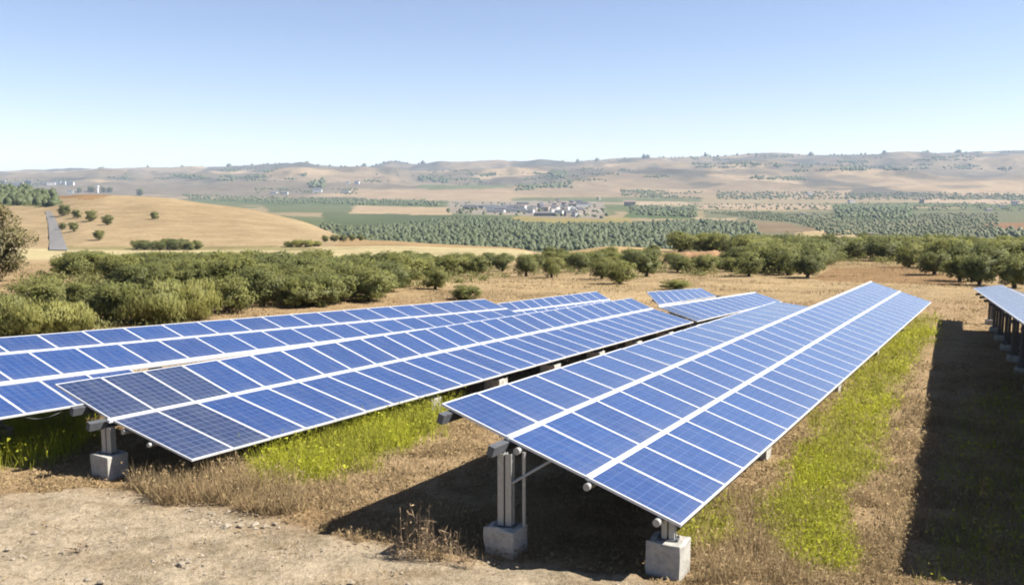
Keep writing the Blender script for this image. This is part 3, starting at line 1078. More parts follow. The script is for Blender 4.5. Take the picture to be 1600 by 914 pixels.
for v, ext in ((Vn[0] + 0.22, 0.28), (Vn[1] + 0.0, 0.5)):
    A1.purlin(pl(U0 - ext, v, c1), pl(U1f - 0.2 if v < Vn[1] - 0.5 else Uf - 0.2, v, c1) - (NN * 0.25 if v < Vn[1] - 0.5 else 0), 0.12, 0.17)
for v in (Vn[1] + 0.27, Vn[2] + 0.06, Vn[3] - 0.35):
    A1.pipe(pl(U0 - 0.10, v, c1), pl(Uf - 0.2, v, c1), 0.06, 0.12)
Lu = Uf - U0
supports(A1, Q1, (Vn[1] + 0.05 - Vn[0]) / (Vn[3] - Vn[0]), (-3.14 - Vn[0]) / (Vn[3] - Vn[0]),
         [(4.3 * k - (0.16 if k == 0 else 0)) / Lu for k in range(9)], [s_ / Lu for s_ in (0.40,)], 0.46, 0.56, skip=1, cut=((U1f - U0) / Lu - 0.02, 0.34))
supports(A1, Q1, 0.5, (-3.75 - Vn[0]) / (Vn[3] - Vn[0]), [], [s_ / Lu for s_ in (8.0, 17.0, 25.5, 33.5)], 0.46, 0.42)

# --- second array, left of it: two rows
c2 = plane_c((165, 748), (167, 657))
n2 = [plane_pt(*q, c2) for q in [(85, 600), (175, 655), (300, 718)]]
f2 = [plane_pt(*q, c2) for q in [(986, 465.5), (1020, 482), (1084, 503)]]
A2 = Array((n2[1][0], n2[1][1], float(gz(n2[1][0], n2[1][1]))), 'middle solar array of two panel rows whose near panels show a dark cell grid')
e2 = nrm(n2[2] - n2[0])
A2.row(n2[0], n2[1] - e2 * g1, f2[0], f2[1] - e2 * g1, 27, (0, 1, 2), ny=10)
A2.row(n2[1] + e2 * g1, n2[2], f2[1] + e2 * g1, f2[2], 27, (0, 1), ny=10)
A2.rail(n2[1] - D1 * 0.1, f2[1], 0.085)
Q2 = (n2[0], n2[2], f2[0], f2[2])
A2.purlin(bilin(Q2, -0.012, 0.26), bilin(Q2, 0.99, 0.26), 0.12, 0.17)
A2.purlin(bilin(Q2, -0.018, 0.44), bilin(Q2, 0.99, 0.44), 0.12, 0.17)
A2.pipe(bilin(Q2, -0.004, 0.56), bilin(Q2, 0.99, 0.56), 0.06, 0.14)
A2.pipe(bilin(Q2, -0.004, 0.74), bilin(Q2, 0.99, 0.74), 0.05, 0.12)
L2 = np.linalg.norm(f2[2] - n2[2])
supports(A2, Q2, 0.44, 0.88, [(4.2 * k - (0.12 if k == 0 else 0)) / L2 for k in range(8)], [(8.6 + 3.6 * k) / L2 for k in range(7)], 0.5, 0.42, False, skip=1)

# --- table continuing the second array
hb = plane_pt(1010, 459, c2); mb = plane_pt(1029, 479.5, c2); lb = plane_pt(1090, 502, c2)
hbf = plane_pt(1095, 450, c2); mbf = plane_pt(1180, 457, c2); lbf = plane_pt(1222, 471, c2)
mh = plane_pt(1120, 463, c2)
A2b = Array((mb[0], mb[1], float(gz(mb[0], mb[1]))), 'short far solar array beyond the middle one, one of its panels dull and dark')
A2b.row(hb + NN * 0.10, mb - e2 * g1 + NN * 0.10, hbf, mh - e2 * g1, 8)
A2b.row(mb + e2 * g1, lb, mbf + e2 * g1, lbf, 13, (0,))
A2b.rail(mb, mbf, 0.08)
Q2b = (hb, lb, hbf, lbf)
supports(A2b, Q2b, 0.4, 0.85, [0.08, 0.38, 0.68, 0.95], [0.1, 0.4, 0.7, 0.95], 0.3, 0.15, False)

# --- third array at the left edge: three rows, runs out of the frame
c3 = -10.0


def uv3(px, py):
    p = plane_pt(px, py, c3) - CAMP
    return p @ D1, p @ D2


def line3(a, b):
    (u0, v0), (u1, v1) = uv3(*a), uv3(*b)
    return lambda u: pl(u, v0 + (v1 - v0) * (u - u0) / (u1 - u0), c3)


h3 = line3((0, 527), (755, 467)); l31 = line3((0, 553), (740, 487)); b3 = line3((0, 600), (220, 572)); l3 = line3((0, 653), (120, 633))
ue = uv3(757, 467)[0]
us = uv3(0, 600)[0] - 5.0
A3 = Array((*b3(us)[:2], float(gz(*b3(us)[:2]))), 'leftmost solar array running out of the frame, with a thick white rail')
e3 = nrm(l3(us) - h3(us))
n3 = int(round((ue - us) / 1.25))
A3.row(h3(us), l31(us) - e3 * 0.02, h3(ue), l31(ue) - e3 * 0.02, n3, ny=5, bw=0.02)
A3.row(l31(us) + e3 * 0.02, b3(us) - e3 * 0.04, l31(ue) + e3 * 0.02, b3(ue) - e3 * 0.04, n3, off=0.45, bw=0.02)
u3l = uv3(250, 605)[0]
n3l = int(round((u3l - us) / 1.25))
A3.row(b3(us) + e3 * 0.04, l3(us), b3(u3l) + e3 * 0.04, l3(u3l), n3l, bw=0.02)
A3.rail(b3(us), b3(ue), 0.15)
A3.rail(l31(us), l31(ue), 0.04)
Q3 = (h3(us), l3(us), h3(ue), l3(ue))
A3.purlin(lerp(h3(us), b3(us), 0.4), lerp(h3(ue), b3(ue), 0.4))
A3.pipe(lerp(b3(us), l3(us), 0.7), lerp(b3(u3l), l3(u3l), 0.7), 0.05, 0.12)
L3 = ue - us
Q3u = (h3(us), b3(us), h3(ue), b3(ue))
supports(A3, Q3u, 0.75, 0.9, [(1.0 + 4.2 * k) / L3 for k in range(6)], [], 0.4, 0.4, False)
# loop of cable hanging under its low edge
cp = [lerp(b3(us + 4.6 + 0.09 * k), l3(us + 4.6 + 0.09 * k), 0.97) - NN * (0.06 + 0.16 * math.sin(math.pi * k / 12)) for k in range(13)]
cv, cf = [], []
for a, b in zip(cp[:-1], cp[1:]):
    v, f = tube(a, b, 0.012, 6)
    o = len(cv); cv += v; cf += [tuple(i + o for i in q) for q in f]
A3.addvf('cable', (cv, cf), M['cable'])

# --- table continuing the third array
c3b = -10.45
k0, k1 = plane_pt(777, 474, c3b), plane_pt(796, 487, c3b)
k2, k3 = plane_pt(932, 455, c3b), plane_pt(953, 468, c3b)
A3b = Array((k1[0], k1[1], float(gz(k1[0], k1[1]))), 'narrow far solar array just beyond the end of the leftmost one')
eb = nrm(k1 - k0)
A3b.row(k0, k1 - eb * 0.03, k2, k3 - eb * 0.03, 10, bw=0.022)
A3b.row(k1 + eb * 0.03, k1 + eb * 1.5, k3 + eb * 0.03, k3 + eb * 1.5, 10)
A3b.rail(k1, k3, 0.05)
supports(A3b, (k0, k1 + eb * 1.5, k2, k3 + eb * 1.5), 0.4, 0.9, [0.05, 0.35, 0.65, 0.95], [0.05, 0.35, 0.65, 0.95], 0.3, 0.3, False)

# --- fourth array at the right edge, its high side towards the camera's left
q1 = at(1520, 450, 48.0)
nq1 = np.array([9.3, 13.8, CAMH - 3.05])
d4 = nrm((q1 - nq1) * np.array([1, 1, 0])); s4 = np.array([d4[1], -d4[0], 0])
q2 = q1 + s4 * 1.35 + DZ * 0.24
nq2 = nq1 + s4 * 1.35 + DZ * 0.02
A4 = Array((q1[0], q1[1], float(gz(q1[0], q1[1]))), 'rightmost solar array cut by the frame, pale with sky glare, on posts coloured dark as in shade')
A4.row(nq1, nq2, q1, q2, 30)
sm = 0.90
b0, b1 = nq2 + s4 * 0.03, lerp(nq2, q2, sm) + s4 * 0.03
A4.row(b0, b0 + s4 * 1.9 - DZ * 0.65, b1, b1 + s4 * 1.9 - DZ * 0.65, 27)  # unseen row right of the frame, added and sloped down to block sun
b2, b3_ = b0 + s4 * 1.93 - DZ * 0.66, b1 + s4 * 1.93 - DZ * 0.66
A4.row(b2, b2 + s4 * 1.9 - DZ * 0.65, b3_, b3_ + s4 * 1.9 - DZ * 0.65, 27)  # second unseen row, added to carry the sun block nearer the ground
Q4 = (nq1, nq2, q1, q2)
for t in (0.2, 0.8):
    A4.purlin(bilin(Q4, 0.0, t), bilin(Q4, 0.99, t), 0.12, 0.17, 0.06, DZ)
for k in range(12):
    s_ = 0.03 + 0.085 * k
    p = bilin(Q4, s_, 0.62)
    top = A4.footing(p[0], p[1], 0.25, 0.5, 0.45)
    A4.post(p[0], p[1], p[2] - 0.1, top, 0.2, mat='steel_dark')  # darker steel than other arrays' posts: shade under the table put into the colour
    A4.addvf('rafter', beam(bilin(Q4, s_, 0.05) - DZ * 0.24, bilin(Q4, s_, 0.95) - DZ * 0.24, 0.09, 0.11, DZ), M['steel_dark'])
    if s_ < sm:
        p2 = p + s4 * 2.0
        top = A4.footing(p2[0], p2[1], 0.25, 0.5, 0.45)
        A4.post(p2[0], p2[1], p2[2] - 0.6, top, 0.2, mat='steel_dark')  # same dark steel, standing in for shade

# ------------------------------------------------------------------ trees
def crown_mesh(name, seed, mat, n=1700, rad=(1.0, 1.0, 0.8), clumps=26, leaf=0.085, zoff=0.0, up=0.0, core=0.62, slim=0.45):
    r = np.random.default_rng(seed)
    d = r.normal(size=(clumps, 3)); d /= np.linalg.norm(d, axis=1)[:, None]
    d[:, 2] = d[:, 2] * 1.0 + 0.12
    cr = r.uniform(0.45, 0.86, clumps)
    cc = d * cr[:, None] * np.array(rad)
    cs = r.uniform(0.18, 0.36, clumps)
    k = r.integers(0, clumps, n)
    o = r.normal(size=(n, 3)); o /= np.linalg.norm(o, axis=1)[:, None]
    o *= (r.random(n) ** 0.4)[:, None]
    P = cc[k] + o * cs[k][:, None] * np.array([1, 1, 0.85])
    P[:, 2] += zoff
    a = r.normal(size=(n, 3)); a[:, 2] += up; a /= np.linalg.norm(a, axis=1)[:, None]
    outw = P - np.array([0, 0, zoff]); outw /= np.linalg.norm(outw, axis=1)[:, None] + 1e-6
    nm = outw + r.normal(size=(n, 3)) * 0.7
    b = np.cross(nm, a); b /= np.linalg.norm(b, axis=1)[:, None] + 1e-6
    L = leaf * r.uniform(0.7, 1.5, n)[:, None]; W = L * slim
    V = np.stack([P - a * L, P - b * W, P + a * L, P + b * W], 1).reshape(-1, 3)
    F = np.arange(n * 4).reshape(-1, 4)
    # inner mass of twigs and leaves
    cvs, cfs = [], []
    nlat, nlon = 7, 12
    for i in range(nlat + 1):
        for j in range(nlon):
            th_ = math.pi * i / nlat; ph = 2 * math.pi * j / nlon
            q = np.array([math.sin(th_) * math.cos(ph), math.sin(th_) * math.sin(ph), math.cos(th_)])
            s = core * (0.8 + 0.4 * r.random())
            cvs.append(q * s * np.array(rad) + np.array([0, 0, zoff - 0.03]))
    o0 = len(V)
    for i in range(nlat):
        for j in range(nlon):
            cfs.append([o0 + i * nlon + j, o0 + (i + 1) * nlon + j, o0 + (i + 1) * nlon + (j + 1) % nlon, o0 + i * nlon + (j + 1) % nlon])
    V = np.vstack([V, np.array(cvs)]); F = np.vstack([F, np.array(cfs)])
    return mesh_np(name, V, F, mat)


def trunk_mesh(seed, h=0.9, r0=0.09):
    r = random.Random(seed)
    v, f = [], []
    def limb(p, q, a, b):
        p = np.array(p, float); q = np.array(q, float)
        d = nrm(q - p); s = nrm(np.cross(d, [0.3, 1, 0.1])); t = np.cross(d, s)
        o = len(v)
        for c, rr in ((p, a), ((p + q) / 2 + np.array([r.uniform(-.04, .04), r.uniform(-.04, .04), 0]), (a + b) / 2), (q, b)):
            for k in range(7):
                an = 2 * math.pi * k / 7
                v.append(c + rr * (math.cos(an) * s + math.sin(an) * t))
        for lv in range(2):
            for k in range(7):
                f.append((o + lv * 7 + k, o + lv * 7 + (k + 1) % 7, o + lv * 7 + 7 + (k + 1) % 7, o + lv * 7 + 7 + k))
    fork = (r.uniform(-.06, .06), r.uniform(-.06, .06), h * 0.45)
    limb((0, 0, -0.15), fork, r0 * 1.3, r0)
    for k in range(4):
        an = k * 1.57 + r.uniform(-.4, .4)
        limb(fork, (math.cos(an) * 0.42, math.sin(an) * 0.42, h + r.uniform(0, .25)), r0 * 0.75, r0 * 0.25)
    return mesh_from('trunk', v, f, M['bark'], True)


OLIVE = [crown_mesh('crown', 100 + i, M['olive'], 4600, (1.0, 1.0, 0.9), 44, 0.05, 0.80, 0.9, 0.40) for i in range(7)]
SHRUB = [crown_mesh('foliage', 200 + i, M['shrub'], 6500, (1.05, 1.05, 0.75), 60, 0.075, 0.60, 3.2, 0.3, 0.16) for i in range(3)]
BROWN = crown_mesh('foliage', 300, M['brown_leaf'], 11000, (0.85, 0.85, 1.0), 34, 0.032, 1.0, 0.3, 0.4)
TRUNK = [trunk_mesh(i) for i in range(4)]


def tree(name, base, height, width, label, cat='tree', group=None, kind='olive', part='crown'):
    """crown meshes are about 2 wide and 1.85 tall"""
    o = thing(name, base, label, cat, group)
    if kind == 'olive':
        me = random.choice(OLIVE); hh = 1.85
    elif kind == 'shrub':
        me = random.choice(SHRUB); hh = 1.4
    else:
        me = BROWN; hh = 2.0
    rot = Matrix.Rotation(random.uniform(0, 6.28), 4, 'Z')
    S = Matrix.Diagonal((width / 2, width / 2, height / hh, 1))
    link(part, me, o, S @ rot)
    if kind == 'olive':
        link('trunk', random.choice(TRUNK), o, S @ rot)
    return o


TREES = 0


ORD = ['first', 'second', 'third', 'fourth', 'fifth', 'sixth', 'seventh', 'eighth', 'ninth', 'tenth', 'eleventh', 'twelfth', 'thirteenth', 'fourteenth']


def grove(poly, n, h, wr, label, group, kind='olive', mind=0.75, name='olive_tree', cat='tree', ordinal=False):
    made = []
    xs = [p[0] for p in poly]; ys = [p[1] for p in poly]
    got = []; tries = 0
    while len(got) < n and tries < n * 40:
        tries += 1
        px, py = random.uniform(min(xs), max(xs)), random.uniform(min(ys), max(ys))
        if not inpoly(np.array([px]), np.array([py]), poly)[0]:
            continue
        p = on_ground(px, py)
        hh = random.uniform(*h)
        if any(math.hypot(p[0] - q[0], p[1] - q[1]) < mind * (hh + q[2]) * 0.5 for q in got):
            continue
        got.append((p[0], p[1], hh))
        made.append((p[0] / p[1], tree(name, p, hh, hh * random.uniform(*wr), label, cat, group, kind)))
    if ordinal:
        for k, (_, o) in enumerate(sorted(made, key=lambda q: q[0])):
            o['label'] = ORD[k] + ' ' + label
    return got


# left grove behind the solar rows
G = 'olive trees in the back of the left grove'
grove([(48, 424), (330, 420), (330, 434), (52, 434)], 32, (1.9, 2.7), (1.3, 1.8), 'olive tree in the back left grove, between the pale field strip and the sandy gap', G, mind=0.6)
grove([(330, 420), (640, 416), (790, 412), (790, 426), (700, 432), (560, 436), (330, 434)], 44, (1.9, 2.7), (1.3, 1.8), 'olive tree in the dense back rows of the left grove under the pale strip', G, mind=0.6)
G = 'olive trees in the front of the left grove'
grove([(330, 438), (560, 440), (640, 446), (640, 456), (500, 462), (330, 462)], 34, (2.1, 2.9), (1.3, 1.8), 'bushy olive tree in the middle of the left grove behind the solar rows', G, mind=0.6)
grove([(395, 464), (520, 464), (600, 462), (600, 470), (480, 482), (400, 482)], 14, (2.0, 2.6), (1.3, 1.7), 'bushy olive tree from the left in the front row of the left grove', G, mind=0.7, ordinal=True)
grove([(160, 438), (330, 440), (330, 462), (250, 468), (180, 452)], 17, (2.0, 2.7), (1.3, 1.8), 'olive bush just behind the pale shrubs at the left', G, mind=0.6)
grove([(830, 404), (1030, 404), (1035, 420), (990, 424), (840, 420)], 26, (1.5, 2.3), (1.2, 1.7), 'olive scrub on the slope behind the middle clump of trees', 'olive scrub behind the middle clump', 'olive', 0.6, 'olive_bush', 'bush')
# right grove
G = 'olive trees of the right grove'
grove([(1040, 394), (1150, 390), (1210, 392), (1210, 412), (1150, 416), (1140, 398)], 27, (2.9, 3.9), (1.3, 1.8), 'dark olive tree above the brown bank at the left end of the right grove', G, mind=0.6)
grove([(1210, 396), (1600, 398), (1690, 398), (1690, 408), (1210, 410)], 50, (3.1, 4.1), (1.3, 1.8), 'olive tree in the back of the right grove below the valley fields', G, mind=0.6)
grove([(1440, 408), (1600, 410), (1690, 410), (1690, 430), (1500, 428)], 32, (3.0, 3.9), (1.3, 1.8), 'olive tree in the right grove behind the rightmost solar array', G, mind=0.55)
grove([(1160, 414), (1290, 410), (1280, 424), (1170, 428)], 22, (2.6, 3.4), (1.3, 1.8), 'olive tree in the front of the right grove left of the brown soil', G, mind=0.55)
for k, (px, py, hp) in enumerate([(1170, 432, 42), (1230, 430, 40), (1262, 434, 40), (1420, 418, 40), (1460, 430, 44), (1500, 440, 46), (1530, 446, 56), (1585, 450, 60)]):
    p = on_ground(px, py); h = hp * p[1] / FPX
    tree('olive_tree', p, h, h * random.uniform(1.1, 1.4), ORD[k] + ' olive tree from the left along the front edge of the right hand grove', 'tree', 'olive trees on the edge of the right grove')
grove([(1150, 426), (1060, 428), (1050, 414), (1140, 414)], 9, (1.6, 2.2), (1.2, 1.6), 'low olive bush from the left below the brown bank by the right grove', 'low bushes below the brown bank', ordinal=True)
# middle clumps
for px, py, hp, wf, lab in [
    (822, 432, 38, 1.2, 'round olive tree left of the middle clump on the dry field'),
    (862, 434, 36, 1.15, 'second olive tree from the left in the middle clump'),
    (905, 424, 32, 1.4, 'pale olive tree at the back of the middle clump'),
    (940, 436, 38, 1.3, 'olive bush at the foot of the golden mound'),
    (968, 444, 42, 1.5, 'largest dark olive bush in front of the golden mound'),
    (1010, 432, 44, 1.2, 'olive tree with a visible trunk right of the golden mound'),
    (988, 420, 34, 1.2, 'olive tree behind the dark bush by the golden mound'),
    (878, 420, 28, 1.3, 'small olive tree half hidden behind the middle clump'),
    (840, 418, 24, 1.3, 'small olive tree at the left back of the middle clump'),
    (1056, 453, 17, 3.4, 'low flat green bush behind the far end of the solar rows'),
    (728, 468, 25, 2.3, 'low rounded green bush behind the leftmost solar array'),
    (680, 452, 40, 1.2, 'tall dark olive tree beside the patch of red soil'),
    (355, 490, 66, 1.4, 'big round olive bush standing apart behind the leftmost array'),
    (182, 503, 70, 1.7, 'big dark olive bush with a shaded base left of the pale shrubs'),
    (64, 486, 58, 1.8, 'wide dark olive bush near the left edge above pale shrubs'),
    (122, 482, 44, 1.5, 'small olive bush between two larger bushes at left'),
    (745, 432, 36, 1.2, 'olive tree near the right end of the left grove'),
    (785, 424, 30, 1.2, 'last olive tree at the right end of the left grove'),
]:
    p = on_ground(px, py); h = hp * p[1] / FPX
    tree('olive_tree', p, h, h * wf, lab, 'tree', 'single olive trees and bushes on the field')
for px, py, hp, wf, lab in [
    (240, 505, 72, 1.7, 'pale green shrub with feathery shoots beside the dark bush'),
    (298, 500, 66, 1.4, 'pale green shrub left of the big round bush'),
    (60, 524, 60, 2.3, 'broad yellow green shrub just behind the leftmost array'),
    (8, 520, 60, 1.9, 'yellow green shrub at the left frame edge'),
    (112, 520, 50, 1.6, 'smaller yellow green shrub beside the broad one'),
]:
    p = on_ground(px, py); h = hp * p[1] / FPX
    tree('shrub', p, h, h * wf, lab, 'shrub', 'pale shrubs behind the leftmost array', 'shrub', 'foliage')
p = on_ground(-6, 440)
tree('dry_tree', p, 122 * p[1] / FPX, 128 * p[1] / FPX, 'tall brownish feathery tree at the left frame edge', 'tree', None, 'brown', 'foliage')

# cut earth bank among the trees right of centre
ba, bb = on_ground(1036, 413), on_ground(1142, 411)
nu, nv = 40, 9
V = []
for i in range(nu):
    for j in range(nv):
        u_, v_ = i / (nu - 1), j / (nv - 1)
        q = lerp(ba, bb, u_) + np.array([0, 3.2 * v_ + 0.5 * fbm(np.array([u_ * 9]), np.array([v_ * 2]), 3)[0], 0])
        hgt = 1.25 * min(1, 4 * v_) * sstep(0, 0.12, u_) * sstep(0, 0.12, 1 - u_) * sstep(0, 0.25, 1 - v_) * (0.75 + 0.5 * fbm(np.array([u_ * 14]), np.array([v_ * 3 + 5]), 3)[0])
        V.append((q[0], q[1], float(gz(q[0], q[1])) - 0.06 + hgt))
tag(link('earth_bank', mesh_np('earth_bank', np.array(V), grid_faces(nu, nv), M['land'], np.tile(np.array((0.40, 0.25, 0.15)), (nu * nv, 1)), 'cover', True)), kind='structure')

# low scrub filling the ground between the olive trees
def scrub(poly, n, hs):
    xs = [p[0] for p in poly]; ys = [p[1] for p in poly]
    out = []
    while len(out) < n:
        px, py = random.uniform(min(xs), max(xs)), random.uniform(min(ys), max(ys))
        if inpoly(np.array([px]), np.array([py]), poly)[0]:
            p = on_ground(px, py)
            out.append((p[0], p[1], p[2], random.uniform(*hs)))
    return out


sc_ = (scrub([(800, 402), (1040, 398), (1040, 424), (990, 436), (810, 428)], 90, (0.6, 1.5)) + scrub([(1040, 400), (1600, 402), (1680, 404), (1680, 436), (1500, 434), (1420, 414), (1290, 412), (1270, 430), (1050, 432)], 230, (0.6, 1.5)) +
       scrub([(40, 426), (780, 420), (790, 436), (640, 452), (400, 470), (330, 480), (40, 470)], 220, (0.5, 1.2)) + scrub([(-40, 470), (330, 470), (340, 500), (120, 524), (-40, 528)], 80, (0.4, 0.9)))
sa = np.array(sc_); L_ = 90
k = np.repeat(np.arange(len(sa)), L_)
o = rng.normal(size=(len(k), 3)); o /= np.linalg.norm(o, axis=1)[:, None]; o[:, 2] = np.abs(o[:, 2])
o *= (rng.random(len(k)) ** 0.4)[:, None] * np.array([1.0, 1.0, 0.9])
P_ = sa[k, :3] + o * sa[k, 3:4]
a_ = rng.normal(size=(len(k), 3)); a_[:, 2] += 0.8; a_ /= np.linalg.norm(a_, axis=1)[:, None]
b_ = np.cross(a_, o + rng.normal(size=o.shape) * 0.5); b_ /= np.linalg.norm(b_, axis=1)[:, None] + 1e-6
l_ = rng.uniform(0.07, 0.16, len(k))[:, None]
V = np.stack([P_ - a_ * l_, P_ - b_ * l_ * 0.45, P_ + a_ * l_, P_ + b_ * l_ * 0.45], 1).reshape(-1, 3)
tag(link('scrub', mesh_np('scrub', V, np.arange(len(V)).reshape(-1, 4), M['scrub'])), 'low grey green scrub filling the gaps between the olive trees', kind='stuff')

# trees on the golden hillside
for px, py, hp, lab in [
    (100.6, 337, 19, 'upright tree beside the road, first of the hillside row'), (120.8, 341, 15, 'small tree second in the hillside row'),
    (143, 346, 19, 'tree third in the hillside row'), (168, 352, 18, 'round dark tree last in the hillside row'),
    (98, 359, 12, 'small shrub by the road below the hillside row'), (115.7, 362, 16, 'spreading tree below the hillside row beside the road'),
    (155, 376, 18, 'lone dark tree low on the golden hillside'), (242, 343, 14, 'lone round tree in the middle of the golden hillside'),
    (219, 306, 13, 'dark tree on the crest of the golden hillside'), (124, 301, 9, 'small tree on the hill crest beside the white shed'),
    (143, 301, 11, 'tree on the hill crest left of the white tower'), (162, 301, 9, 'small tree right of the white tower on the crest'),
    (172, 301, 9, 'light green tree right of the white tower on the crest')]:
    p = on_ground(px, py); h = hp * p[1] / FPX
    tree('hill_tree', p, h, h * 1.15, lab, 'tree', 'trees on the golden hillside')
for i, px in enumerate([214, 225, 238, 250, 262, 274, 284, 296, 307]):
    p = on_ground(px, 390 + (i % 2)); h = random.uniform(13, 20) * p[1] / FPX
    tree('hedge_tree', p, h, h * 1.5, 'bushy tree in the hedge at the foot of the golden hillside', 'tree', 'hedge at the foot of the golden hillside')
for px, py, hp in [(452, 386, 10), (466, 386, 12), (482, 386, 12), (495, 385, 9)]:
    p = on_ground(px, py); h = hp * p[1] / FPX
    tree('dry_shrub', p, h, h * 1.9, 'ochre dry bush at the foot of the hill beside the pale strip', 'shrub', 'ochre bushes at the foot of the hill', 'shrub', 'foliage')
for px, py, hp in [(508, 378, 11), (522, 378, 13), (536, 378, 12), (550, 377, 11), (564, 376, 10), (580, 375, 9)]:
    p = on_ground(px, py); h = hp * p[1] / FPX
    tree('olive_tree', p, h, h * 1.4, 'dark bush in the row where the golden hill meets the orchard', 'tree', 'bushes where the hill meets the orchard')


# far woods, orchards and scrub: low clumps joined into single objects
def blobs(name, label, pts, sizes, seed, hs=0.9):
    r = np.random.default_rng(seed)
    n = len(pts)
    # 14-vert lumpy domes
    ring = 6
    base = []
    for i, (zr, rr) in enumerate(((0.0, 0.85), (0.45, 1.0), (0.85, 0.55))):
        for k in range(ring):
            a = 2 * math.pi * (k + 0.5 * (i % 2)) / ring
            base.append((rr * math.cos(a), rr * math.sin(a), zr))
    base.append((0, 0, 1.05))
    base = np.array(base)
    F = []
    for i in range(2):
        for k in range(ring):
            a, b = i * ring + k, i * ring + (k + 1) % ring
            F += [(a, b, b + ring), (a, b + ring, a + ring)]
    for k in range(ring):
        F.append((2 * ring + k, 2 * ring + (k + 1) % ring, 3 * ring))
    F = np.array(F)
    V = base[None] * (1 + r.normal(0, 0.2, (n, len(base), 3)))
    s = np.array(sizes)[:, None, None]
    V = V * s * np.array([0.55, 0.55, hs])
    V = V + np.array(pts)[:, None, :] - np.array([0, 0, 0.1]) * s
    Fa = (F[None] + (np.arange(n) * len(base))[:, None, None]).reshape(-1, 3)
    o = link(name, mesh_np(name, V.reshape(-1, 3), Fa, M['far_leaf']))
    return tag(o, label, kind='stuff')


def scatter(poly, n, y0=560, y1=9000, cl=0):
    xs = [p[0] for p in poly]; ys = [p[1] for p in poly]
    out = []
    R = np.exp(np.linspace(math.log(y0), math.log(y1), 900))
    c = None; left = 0
    while len(out) < n:
        px, py = random.uniform(min(xs), max(xs)), random.uniform(min(ys), max(ys))
        if cl:
            if left <= 0:
                c = (px, py, random.uniform(4, 16)); left = random.randint(6, 2 * cl)
            left -= 1
            px, py = c[0] + random.gauss(0, c[2]), c[1] + random.gauss(0, 0.9)
        if not inpoly(np.array([px]), np.array([py]), poly)[0]:
            continue
        r = ray(px, py); r = r / r[1]
        d = (CAMH + r[2] * R) - gz(r[0] * R, R)
        k = np.argmax(d < 0)
        if d[k] >= 0:
            n -= 1
            continue
        out.append((r[0] * R[k], R[k], float(gz(r[0] * R[k], R[k]))))
    return out


# orchard in planted rows
orch = []
for yy in np.arange(640, 1750, 7.0):
    for xx in np.arange(-420, 620, 6.0):
        orch.append((xx + yy * 0.25 + random.uniform(-2.6, 2.6), yy + random.uniform(-2.4, 2.4)))
orch = np.array(orch)
oz = gz(orch[:, 0], orch[:, 1])
opx, opy = proj(orch[:, 0], orch[:, 1], oz)
k = inpoly(opx, opy, [(505, 345), (640, 340), (790, 344), (830, 352), (980, 352), (1100, 346), (1180, 352), (1200, 392), (540, 392)]) & (rng.random(len(opx)) < 0.55 + 0.45 * sstep(0.35, 0.5, fbm(orch[:, 0] / 60, orch[:, 1] / 60, 3)))
pts = np.stack([orch[:, 0], orch[:, 1], oz], -1)[k]
blobs('valley_orchard', 'olive orchard in planted rows on the valley floor', pts, np.clip(rng.normal(4.4, 1.1, len(pts)), 2, 7), 5)
pts = scatter([(-60, 294), (85, 294), (88, 326), (45, 322), (-60, 316)], 230, 480)
blobs('hilltop_orchard', 'olive orchard on the hilltop at left above the road', pts, rng.uniform(3.5, 6, len(pts)), 6)
fw, fs = [], []
for poly, n, s in [
    ([(280, 304), (420, 308), (690, 314), (690, 322), (430, 318), (300, 311)], 600, (4, 9)), ([(985, 322), (1085, 326), (1090, 340), (985, 336)], 300, (4, 8)),
    ([(1300, 324), (1420, 326), (1415, 342), (1310, 340)], 330, (4, 8)), ([(805, 290), (895, 284), (897, 294), (805, 298)], 110, (12, 18)),
    ([(970, 296), (1100, 300), (1100, 312), (970, 308)], 300, (5, 10)), ([(1120, 300), (1600, 303), (1600, 313), (1120, 312)], 800, (4, 9)),
    ([(1160, 275), (1270, 279), (1270, 283), (1160, 280)], 90, (10, 16)), ([(655, 276), (700, 280), (700, 287), (655, 284)], 60, (10, 18)),
    ([(860, 269), (886, 270), (884, 279), (856, 278)], 50, (12, 20)), ([(1200, 335), (1560, 334), (1560, 372), (1300, 368)], 1500, (2.2, 4.2)),
    ([(1100, 331), (1200, 331), (1290, 352), (1180, 343)], 420, (2.2, 4)), ([(1080, 246), (1240, 243), (1240, 262), (1080, 264)], 170, (10, 18)),
    ([(1240, 250), (1600, 241), (1600, 268), (1240, 270)], 330, (10, 20)), ([(700, 262), (1080, 254), (1080, 285), (700, 282)], 230, (8, 16)),
    ([(120, 271), (480, 262), (480, 283), (200, 283)], 230, (10, 18)), ([(600, 262), (760, 262), (760, 290), (560, 288)], 90, (7, 14)),
    ([(400, 296), (560, 294), (560, 304), (400, 304)], 90, (7, 12)), ([(700, 316), (950, 320), (950, 342), (700, 334)], 130, (4, 8)),
    ([(1540, 358), (1620, 360), (1620, 374), (1555, 372)], 60, (4, 7)), ([(1000, 320), (1600, 316), (1600, 330), (1000, 326)], 420, (3, 6)),
    ([(0, 282), (110, 281), (110, 291), (0, 292)], 80, (5, 9)), ([(480, 283), (507, 283), (507, 294), (480, 294)], 26, (14, 20)),
    ([(500, 352), (560, 352), (560, 362), (500, 360)], 26, (4, 6)), ([(1230, 376), (1600, 376), (1600, 386), (1230, 384)], 60, (4, 6)),
]:
    hill = (s[0] >= 7 or n in (800, 300, 600)) and n >= 90 and min(p_[1] for p_ in poly) < 300
    q = scatter(poly, int(n * 1.5) if hill else n, cl=16 if hill else 0)
    s = (s[0] * 0.6, s[1] * 0.75) if hill else s
    fw += q; fs += list(rng.uniform(*s, len(q)))
